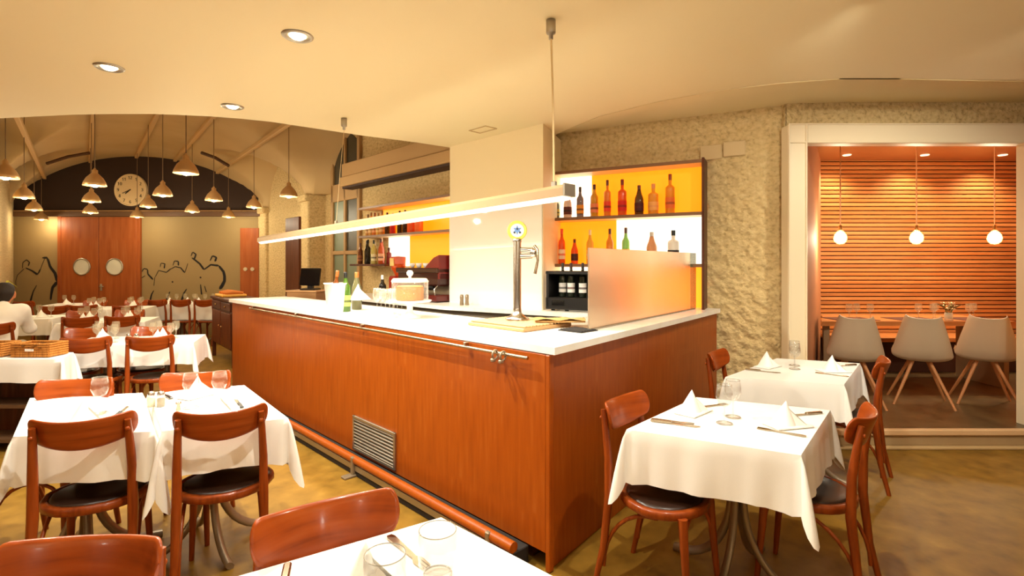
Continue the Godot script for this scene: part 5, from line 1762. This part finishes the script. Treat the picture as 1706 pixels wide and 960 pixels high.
func hall_furniture():
	M.far_glass = clear(rgb(206, 192, 160), 0.22, 0.05)
	var G := "hall chairs"
	# second row
	table(rect(-4.14, 4.72, 0.53, 0.66), [0.2, 0.03, 0.2, 0.2], "the left table of the second pair into the hall", 11, true, 0.7)
	table(rect(-3.61, 4.835, 0.53, 0.66), [0.2, 0.24, 0.2, 0.03], "the right table of the second pair into the hall", 12, true, 0.7)
	chair(-3.84, 4.58, -0.38, 0.92, "bentwood chair from behind in the second row, next to the cutlery baskets")
	chair(-3.33, 4.68, -0.38, 0.92, "bentwood chair from behind in the second row, nearer the bar")
	chair(-4.42, 5.32, 0.2, -0.98, "bentwood chair facing us across the second pair of tables, left")
	chair(-3.83, 5.45, 0.2, -0.98, "bentwood chair facing us across the second pair of tables, right")
	hall_setting(-3.98, 4.92, "the left table of the second pair, near side", 0)
	hall_setting(-4.17, 5.18, "the left table of the second pair, far side", 1)
	hall_setting(-3.52, 5.05, "the right table of the second pair, near side", 2)
	hall_setting(-3.58, 5.22, "the right table of the second pair, far side", 3)
	shaker(-3.76, 5.0, "salt shaker on the second pair of tables", rgb(230, 220, 190))
	shaker(-3.69, 5.01, "pepper shaker on the second pair of tables", rgb(110, 84, 56))
	# third row
	table(rect(-5.83, 6.50, 0.5, 0.75), [0.2, 0.03, 0.2, 0.24], "the left table of the third pair into the hall", 13, true, 0.6)
	table(rect(-5.33, 6.61, 0.5, 0.75), [0.2, 0.22, 0.2, 0.03], "the right table of the third pair into the hall", 14, true, 0.6)
	chair(-5.42, 6.38, -0.38, 0.92, "bentwood chair from behind in the third row, left")
	chair(-4.98, 6.5, -0.38, 0.92, "bentwood chair from behind in the third row, right")
	chair(-6.10, 7.27, 0.2, -0.98, "bentwood chair facing us across the third pair of tables, left")
	chair(-5.52, 7.40, 0.2, -0.98, "bentwood chair facing us across the third pair of tables, right")
	hall_setting(-5.68, 6.75, "the left table of the third pair, near side", 0)
	hall_setting(-5.85, 7.05, "the left table of the third pair, far side", 1)
	hall_setting(-5.18, 6.85, "the right table of the third pair, near side", 2)
	hall_setting(-5.36, 7.15, "the right table of the third pair, far side", 3)
	# fourth row
	table(rect(-7.35, 8.45, 0.55, 0.75), [0.2, 0.03, 0.2, 0.22], "the left table of the fourth pair before the portholed doors", 15, true, 0.5)
	table(rect(-6.80, 8.57, 0.55, 0.75), [0.2, 0.22, 0.2, 0.03], "the right table of the fourth pair before the portholed doors", 16, true, 0.5)
	chair(-6.92, 8.22, -0.38, 0.92, "bentwood chair from behind in the fourth row, left")
	chair(-6.15, 8.12, -0.38, 0.92, "bentwood chair from behind in the fourth row, right")
	chair(-7.55, 9.28, 0.2, -0.98, "bentwood chair facing us before the portholed doors, left")
	chair(-6.9, 9.4, 0.2, -0.98, "bentwood chair facing us before the portholed doors, right")
	hall_setting(-7.2, 8.72, "the left table of the fourth pair, near side", 0)
	hall_setting(-7.35, 9.0, "the left table of the fourth pair, far side", 1)
	hall_setting(-6.6, 8.85, "the right table of the fourth pair, near side", 2)
	hall_setting(-6.75, 9.1, "the right table of the fourth pair, far side", 3)
	# long table under the right-hand mural
	table(rect(-6.85, 9.72, 0.75, 0.6, 2.0, 95.0), [0.3, 0.03, 0.2, 0.3], "the left table under the right-hand mural", 17, true, 0.5)
	table(rect(-6.10, 9.745, 0.75, 0.6, 2.0, 95.0), [0.3, 0.2, 0.2, 0.03], "the right table under the right-hand mural", 18, true, 0.5)
	for i in 3:
		chair(-6.66 + 0.445 * i, 9.52, 0.0, 1.0, "dark bentwood chair from behind under the right-hand mural, " + ["left", "middle", "right"][i] + " of three")
	for i in 5:
		hall_setting(-6.70 + 0.28 * i, 9.98 + 0.1 * (i % 2), "the right-hand mural tables, " + ["first", "second", "third", "fourth", "fifth"][i] + " place from the left", i)
	# left side
	table(rect(-6.9, 7.0, 0.5, 0.65), [0.22, 0.24, 0.2, 0.2], "the table the seated guest leans over", 19, true, 0.6)
	chair(-7.28, 8.10, -0.5, 0.86, "bentwood chair from behind left of the fourth row, under the left mural")
	table(rect(-8.6, 9.3, 0.6, 0.7), [0.22, 0.22, 0.2, 0.2], "the small table under the left-hand mural", 20, true, 0.5)
	hall_setting(-8.4, 9.6, "the small table under the left-hand mural", 2)
	hall_setting(-6.75, 7.3, "the table of the seated guest", 1)
	chair(-8.75, 9.1, 0.0, 1.0, "bentwood chair from behind at the small table under the left mural")
	service_station()
	sideboard()
	plant()

func service_station():
	var c := [[-4.75, 4.10], [-3.62, 4.10], [-3.80, 4.42], [-4.9, 4.42]]
	var t := thing("service_station", "dark shelf cabinet under a white cloth holding the cutlery baskets", "cabinet", Transform3D.IDENTITY)
	var b := MB.new()
	for y in [0.08, 0.36, 0.60, 0.735]:
		b.slab([Vector2(-4.75, 4.13), Vector2(-3.67, 4.13), Vector2(-3.82, 4.40), Vector2(-4.88, 4.40)], y, y + 0.028)
	obj("shelf_board", b, mat(rgb(96, 66, 40), 0.6), t)
	var bk := MB.new()
	bk.slab([Vector2(-3.82, 4.37), Vector2(-4.87, 4.37), Vector2(-4.88, 4.40), Vector2(-3.83, 4.40)], 0.0, 0.76)
	obj("back_panel", bk, M.dark_wood, t)
	for q in [[-3.72, 4.16], [-3.84, 4.36], [-4.3, 4.16], [-4.72, 4.16]]:
		var l := MB.new()
		l.box(V(q[0], 0.38, q[1]), Vector3(0.04, 0.76, 0.04), 0.004)
		obj("post", l, M.dark_wood, t)
	tag(obj("tablecloth", cloth_mesh(c, [0.19, 0.22, 0.1, 0.1], 31, 0.8), M.cloth), "white cloth over the service station with the cutlery baskets", "tablecloth")
	var wk := wood(rgb(196, 128, 56), rgb(120, 66, 22), "y", 9.0, 0.8, 61)
	for k in 2:
		var x: float = [-3.93, -4.33][k]
		var s := thing("cutlery_basket", ["wicker cutlery basket with a white tag on the service station", "wicker cutlery basket cut by the left picture edge"][k], "basket", Transform3D(Basis.IDENTITY, V(x, TOP + 0.003, 4.25)))
		for q in [[0, 0.085, 0.30, 0.012], [0, -0.085, 0.30, 0.012], [0.15, 0, 0.012, 0.18], [-0.15, 0, 0.012, 0.18]]:
			var w := MB.new()
			for j in 6:
				w.tube([Vector3(q[0] - (q[2] / 2 if q[2] > 0.1 else 0.0), 0.012 + j * 0.0185, q[1] - (q[3] / 2 if q[3] > 0.1 else 0.0)), Vector3(q[0], 0.012 + j * 0.0185, q[1]), Vector3(q[0] + (q[2] / 2 if q[2] > 0.1 else 0.0), 0.012 + j * 0.0185, q[1] + (q[3] / 2 if q[3] > 0.1 else 0.0))], 0.0105, 6)
			obj("woven_side", w, wk, s)
		var fl := MB.new()
		fl.box(Vector3(0, 0.01, 0), Vector3(0.29, 0.012, 0.17), 0.002)
		obj("bottom", fl, wk, s)
		var tg := MB.new()
		tg.box(Vector3(0.0, 0.06, 0.098), Vector3(0.07, 0.02, 0.004), 0.001)
		obj("tag", tg, M.white, s)
		for i in 7:
			put("table_fork" if i % 2 else "table_knife", fork_m if i % 2 else knife_m, M.cutlery, x - 0.1 + 0.032 * i, 4.25, PI / 2 + 0.1 * sin(i * 2.1), "piece of cutlery lying in the wicker basket " + ["with the white tag", "at the left picture edge"][k], "cutlery", "cutlery in the baskets", TOP + 0.085 + 0.006 * (i % 3))

func sideboard():
	var f := fr(-5.03, 8.55, 0.648, -0.762)
	var L := 1.47
	var t := thing("sideboard", "dark wooden sideboard on legs at the far end of the bar", "sideboard", f)
	var b := MB.new()
	b.box(Vector3(L / 2, 0.60, -0.22), Vector3(L, 0.72, 0.42), 0.006)
	obj("body", b, M.dark_wood, t)
	var tp := MB.new()
	tp.box(Vector3(L / 2, 0.98, -0.22), Vector3(L + 0.06, 0.04, 0.48), 0.008)
	obj("top", tp, M.dark_wood, t)
	for s in [0.03, L - 0.03]:
		for z in [-0.03, -0.40]:
			var l := MB.new()
			l.box(Vector3(s, 0.49, z), Vector3(0.05, 0.98, 0.05), 0.005)
			obj("leg", l, M.dark_wood, t)
	for i in 2:
		var d := MB.new()
		d.box(Vector3(L * (0.27 + 0.46 * i), 0.53, 0.0), Vector3(L * 0.43, 0.52, 0.024), 0.006)
		var dr := obj("door", d, wood(rgb(110, 54, 26), rgb(76, 36, 16), "y", 1.2, 0.4, 63), t)
		var k := MB.new()
		k.lathe([Vector2(0.0, 0.0), Vector2(0.012, 0.002), Vector2(0.014, 0.015), Vector2(0.0, 0.02)], 10, Vector3(L * (0.44 + 0.12 * i), 0.56, 0.012), Basis(Vector3.RIGHT, PI / 2))
		obj("knob", k, M.brass, dr)
		var w := MB.new()
		w.box(Vector3(L * (0.27 + 0.46 * i), 0.88, 0.0), Vector3(L * 0.43, 0.12, 0.024), 0.006)
		var dw := obj("drawer", w, M.dark_wood, t)
		var k2 := MB.new()
		k2.lathe([Vector2(0.0, 0.0), Vector2(0.012, 0.002), Vector2(0.014, 0.015), Vector2(0.0, 0.02)], 10, Vector3(L * (0.27 + 0.46 * i), 0.88, 0.012), Basis(Vector3.RIGHT, PI / 2))
		obj("knob", k2, M.brass, dw)
	var br := thing("bread_tray", "shallow bright orange tray of bread on the sideboard", "tray", f * Transform3D(Basis.IDENTITY, Vector3(0.30, 1.002, -0.2)))
	var bb := MB.new()
	bb.box(Vector3(0.1, 0.02, 0), Vector3(0.56, 0.04, 0.36), 0.01)
	obj("tray", bb, mat(rgb(236, 176, 70), 0.5), br)
	for i in 4:
		var lf := MB.new()
		lf.tube([Vector3(-0.12 + i * 0.14, 0.06, -0.14), Vector3(-0.10 + i * 0.14, 0.07, 0.0), Vector3(-0.09 + i * 0.14, 0.06, 0.13)], [0.02, 0.034, 0.02], 10)
		tag(obj("bread_loaf", lf, mat(rgb(206, 120, 50), 0.8), self, br.transform), "bread loaf in the orange tray on the sideboard, " + ["first", "second", "third", "fourth"][i] + " from the left", "bread", "loaves on the sideboard")

func plant():
	var t := thing("potted_plant", "yellow-green leaves of a plant at the far left wall", "plant", Transform3D(Basis.IDENTITY, V(-6.95, 0, 6.85)))
	var p := MB.new()
	p.lathe([Vector2(0.0, 0.0), Vector2(0.13, 0.0), Vector2(0.17, 0.34), Vector2(0.155, 0.34), Vector2(0.13, 0.3), Vector2(0.0, 0.3)], 20)
	obj("pot", p, mat(rgb(110, 66, 36), 0.7), t)
	var r := RandomNumberGenerator.new()
	r.seed = 4
	var lm := mat(rgb(186, 176, 60), 0.6)
	for i in 16:
		var a := TAU * i / 16.0 * 2.4
		var o := Vector3(sin(a), 0, cos(a))
		var s := o.cross(Vector3.UP)
		var L := r.randf_range(0.14, 0.27)
		var h := r.randf_range(1.1, 1.42)
		var b := MB.new()
		var rows := []
		for j in 9:
			var q := j / 8.0
			var c := Vector3(0, 0.3, 0).lerp(Vector3(0, h, 0) + o * 0.03, minf(1, q * 1.4)) + o * L * pow(q, 2.0) - Vector3(0, 0.14 * q * q * q, 0)
			var w := 0.022 * sin(PI * clampf(q * 1.05, 0.04, 1.0)) + 0.003
			rows.append([c - s * w, c + Vector3(0, -0.004, 0), c + s * w])
		b.grid(rows, 0)
		obj("leaf", b, lm, t)
	# things on the communal table
	var g := far_glass_m
	var k := 0
	for q in [[3.80, 5.75], [3.93, 5.82], [4.03, 5.74], [4.62, 5.80], [4.74, 5.74], [4.86, 5.86], [5.05, 5.86], [5.16, 5.76], [5.28, 5.84]]:
		put("wine_glass", g, M.far_glass, q[0], q[1], 0.0, "wine glass on the communal table " + ["left group, leftmost", "left group, middle", "left group, rightmost", "before the flower vase, leftmost", "before the flower vase, middle", "touching the flower vase", "right group, leftmost", "right group, middle", "right group, rightmost"][k], "wine glass", "wine glasses on the communal table", 0.908)
		k += 1
	var vs := thing("flower_vase", "small glass vase with white flowers on the communal table", "vase", Transform3D(Basis.IDENTITY, V(4.86, 0.90, 5.68)))
	var vb := MB.new()
	vb.lathe([Vector2(0.0, 0.0), Vector2(0.04, 0.0), Vector2(0.042, 0.05), Vector2(0.036, 0.09), Vector2(0.033, 0.09), Vector2(0.037, 0.05), Vector2(0.0, 0.01)], 16)
	obj("glass_vase", vb, clear(rgb(236, 226, 200), 0.45), vs)
	for i in 7:
		var a := i * 0.9
		var c := Vector3(sin(a) * 0.045, 0.13 + 0.03 * (i % 3), cos(a) * 0.045)
		var st := MB.new()
		st.tube([Vector3(0, 0.02, 0), c], 0.003, 5)
		obj("stem", st, mat(rgb(96, 110, 50), 0.7), vs)
		var fl := MB.new()
		for j in 5:
			var e := TAU * j / 5.0
			var o2 := Vector3(sin(e), 0.25, cos(e))
			var si := o2.cross(Vector3.UP).normalized() * 0.014
			fl.quad(c, c + o2 * 0.018 + si, c + o2 * 0.034 + Vector3(0, 0.006, 0), c + o2 * 0.018 - si)
		obj("flower", fl, mat(rgb(240, 226, 180), 0.7), vs)
	for i in 5:
		var a := 1.0 + i * 1.25
		var lf := MB.new()
		var o3 := Vector3(sin(a), 0, cos(a))
		var s3 := o3.cross(Vector3.UP) * 0.018
		var c3 := Vector3(0, 0.1, 0)
		lf.quad(c3, c3 + o3 * 0.06 + Vector3(0, 0.06, 0) + s3, c3 + o3 * 0.13 + Vector3(0, 0.09, 0), c3 + o3 * 0.06 + Vector3(0, 0.06, 0) - s3)
		obj("leaf", lf, mat(rgb(120, 90, 40), 0.7), vs)

# ---------------------------------------------------------------- the guest at the left edge
func field_mesh(bones: Array, cell: float, k: float) -> MB:
	# bones: [a, b, ra, rb]; surface nets of the smooth union of tapered capsules
	var lo := Vector3.ONE * 1e9
	var hi := -lo
	for q in bones:
		for e in 2:
			var r: float = q[2 + e] + cell * 2.5 + k
			lo = lo.min(q[e] - Vector3.ONE * r)
			hi = hi.max(q[e] + Vector3.ONE * r)
	var nn := Vector3i(((hi - lo) / cell).ceil()) + Vector3i.ONE
	var f := PackedFloat32Array()
	f.resize(nn.x * nn.y * nn.z)
	f.fill(1.0)
	for q in bones:
		var a: Vector3 = q[0]
		var ab: Vector3 = q[1] - a
		var l2 := maxf(ab.length_squared(), 1e-9)
		var mr: float = maxf(q[2], q[3]) + k * 1.5 + cell * 2.0
		var i0 := Vector3i(((a.min(q[1]) - Vector3.ONE * mr - lo) / cell).floor()).max(Vector3i.ZERO)
		var i1 := Vector3i(((a.max(q[1]) + Vector3.ONE * mr - lo) / cell).ceil()).min(nn - Vector3i.ONE)
		for z in range(i0.z, i1.z + 1):
			for y in range(i0.y, i1.y + 1):
				for x in range(i0.x, i1.x + 1):
					var p := lo + Vector3(x, y, z) * cell
					var t := clampf((p - a).dot(ab) / l2, 0.0, 1.0)
					var d: float = p.distance_to(a + ab * t) - lerpf(q[2], q[3], t)
					var idx := (z * nn.y + y) * nn.x + x
					var o := f[idx]
					var h := maxf(k - absf(o - d), 0.0) / k
					f[idx] = minf(o, d) - h * h * k * 0.25
	var b := MB.new()
	var vid := {}
	var sx := 1
	var sy := nn.x
	var sz := nn.x * nn.y
	var verts := {}
	for z in nn.z - 1:
		for y in nn.y - 1:
			for x in nn.x - 1:
				var base := z * sz + y * sy + x
				var neg := 0
				for c in 8:
					if f[base + (c & 1) * sx + ((c >> 1) & 1) * sy + ((c >> 2) & 1) * sz] < 0.0:
						neg += 1
				if neg == 0 or neg == 8:
					continue
				var s := Vector3.ZERO
				var cnt := 0
				for ax in 3:
					for u in 2:
						for v in 2:
							var o0 := [0, 0, 0]
							o0[(ax + 1) % 3] = u
							o0[(ax + 2) % 3] = v
							var o1 := o0.duplicate()
							o1[ax] = 1
							var f0 := f[base + o0[0] * sx + o0[1] * sy + o0[2] * sz]
							var f1 := f[base + o1[0] * sx + o1[1] * sy + o1[2] * sz]
							if (f0 < 0.0) != (f1 < 0.0):
								var t := f0 / (f0 - f1)
								s += Vector3(o0[0], o0[1], o0[2]).lerp(Vector3(o1[0], o1[1], o1[2]), t)
								cnt += 1
				verts[base] = lo + (Vector3(x, y, z) + s / cnt) * cell
	for base in verts:
		var st := [sx, sy, sz]
		for ax in 3:
			var f0 := f[base]
			var f1 := f[base + st[ax]]
			if (f0 < 0.0) == (f1 < 0.0):
				continue
			var u: int = st[(ax + 1) % 3]
			var v: int = st[(ax + 2) % 3]
			if not (verts.has(base - u) and verts.has(base - v) and verts.has(base - u - v)):
				continue
			if f0 < 0.0:
				b.quad(verts[base - u - v], verts[base - v], verts[base], verts[base - u], 0)
			else:
				b.quad(verts[base - u - v], verts[base - u], verts[base], verts[base - v], 0)
	return b

func guest():
	# seated, leaning forward to the left, seen from behind on the right
	var fwd := Vector3(-0.55, 0, -0.83).normalized()
	var xf := Transform3D(Basis(fwd.cross(Vector3.UP), Vector3.UP, -fwd), V(-5.98, 0, 5.95))
	var t := thing("person", "person in a white shirt with dark hair seated at the left edge, leaning forward", "person", xf)
	var skin := mat(rgb(206, 128, 84), 0.6)
	var pel := Vector3(0, 0.55, 0.08)
	var chest := Vector3(0, 0.88, -0.08)
	var neck := Vector3(0, 1.04, -0.17)
	var head := Vector3(0, 1.155, -0.255)
	var b := []
	b.append([neck + Vector3(0, -0.03, 0.02), head + Vector3(0, -0.06, 0.02), 0.055, 0.05])
	b.append([head + Vector3(0, 0.035, 0.01), head + Vector3(0, -0.005, 0.0), 0.088, 0.082])
	b.append([head + Vector3(0, -0.04, -0.035), head + Vector3(0, -0.085, -0.055), 0.06, 0.036])
	b.append([head + Vector3(0, -0.005, -0.092), head + Vector3(0, -0.035, -0.105), 0.010, 0.016])
	for s in [-1.0, 1.0]:
		b.append([head + Vector3(s * 0.084, 0.015, 0.005), head + Vector3(s * 0.082, -0.03, -0.005), 0.014, 0.010])
	b.append([head + Vector3(-0.018, -0.066, -0.088), head + Vector3(0.018, -0.066, -0.088), 0.008, 0.008])
	var body := field_mesh(b, 0.009, 0.02)
	var eye := []
	for s in [-1.0, 1.0]:
		# bare forearms with hands resting on the table edge
		var el := Vector3(s * 0.225, 0.74, -0.22)
		var wr := Vector3(s * 0.15, 0.80, -0.46)
		var arm := [[el, wr, 0.042, 0.028]]
		var hand := [[wr, wr + Vector3(-s * 0.03, -0.005, -0.06), 0.028, 0.03]]
		for i in 4:
			var kx := wr + Vector3(-s * 0.03 + (i - 1.5) * 0.02, -0.005, -0.085)
			var m1 := kx + Vector3(-s * 0.004, -0.006, -0.03 - 0.006 * (1 - absf(i - 1.5)))
			hand.append([wr + Vector3(-s * 0.02 + (i - 1.5) * 0.014, 0, -0.03), kx, 0.011, 0.010])
			hand.append([kx, m1, 0.0095, 0.0085])
			hand.append([m1, m1 + Vector3(0, -0.015, -0.018), 0.0085, 0.0075])
		hand.append([wr + Vector3(-s * 0.035, 0, -0.02), wr + Vector3(-s * 0.07, -0.004, -0.055), 0.013, 0.010])
		hand.append([wr + Vector3(-s * 0.07, -0.004, -0.055), wr + Vector3(-s * 0.072, -0.01, -0.085), 0.010, 0.008])
		body.st.append_from(field_mesh(arm + hand, 0.0085, 0.010).mesh(), 0, Transform3D.IDENTITY)
	obj("body", body, skin, t)
	var sh := [[pel, pel.lerp(chest, 0.5), 0.155, 0.15], [pel.lerp(chest, 0.5), chest, 0.15, 0.15], [chest + Vector3(-0.09, 0.02, 0), chest + Vector3(0.09, 0.02, 0), 0.125, 0.125], [chest, neck + Vector3(0, -0.02, 0.01), 0.11, 0.07]]
	for s in [-1.0, 1.0]:
		var so := chest + Vector3(s * 0.17, 0.09, -0.02)
		var el := Vector3(s * 0.225, 0.74, -0.22)
		sh.append([chest + Vector3(s * 0.08, 0.08, 0), so, 0.09, 0.075])
		sh.append([so, el, 0.075, 0.058])
		sh.append([el, el.lerp(Vector3(s * 0.15, 0.80, -0.46), 0.7), 0.056, 0.048])
	obj("shirt", field_mesh(sh, 0.016, 0.05), mat(rgb(246, 242, 234), 0.85), t)
	var tr := [[pel + Vector3(-0.07, -0.03, 0), pel + Vector3(0.07, -0.03, 0), 0.15, 0.15]]
	for s in [-1.0, 1.0]:
		var kn := Vector3(s * 0.12, 0.52, -0.36)
		var an := Vector3(s * 0.12, 0.09, -0.30)
		tr.append([pel + Vector3(s * 0.09, -0.03, 0), kn, 0.10, 0.068])
		tr.append([kn, an, 0.066, 0.05])
	obj("trousers", field_mesh(tr, 0.018, 0.04), mat(rgb(196, 178, 146), 0.85), t)
	var sm := MB.new()
	for s in [-1.0, 1.0]:
		sm.st.append_from(field_mesh([[Vector3(s * 0.12, 0.045, -0.28), Vector3(s * 0.13, 0.035, -0.45), 0.045, 0.036]], 0.012, 0.02).mesh(), 0, Transform3D.IDENTITY)
	obj("shoes", sm, M.black, t)
	var hr := [[head + Vector3(0, 0.055, 0.02), head + Vector3(0, 0.02, 0.05), 0.088, 0.082], [head + Vector3(0, 0.02, 0.05), head + Vector3(0, -0.06, 0.055), 0.08, 0.05], [head + Vector3(0, 0.085, -0.05), head + Vector3(0, 0.08, 0.0), 0.05, 0.07], [head + Vector3(0.04, 0.10, 0.0), head + Vector3(-0.03, 0.125, 0.03), 0.03, 0.025]]
	obj("hair", field_mesh(hr, 0.010, 0.025), mat(rgb(34, 20, 14), 0.7), t)
	var et := MB.new()
	for s in [-1.0, 1.0]:
		et.lathe([Vector2(0.0, -0.009), Vector2(0.009, 0.0), Vector2(0.0, 0.009)], 10, head + Vector3(s * 0.032, 0.008, -0.076))
	obj("eyes", et, mat(rgb(40, 26, 20), 0.3), t)
	# the chair under the guest
	var c := V(-5.53, 0, 5.95)
	chair(-5.98 + 0.55 * 0.32, 5.95 - 0.83 * 0.32, -0.55, 0.83, "bentwood chair the guest in the white shirt sits on")
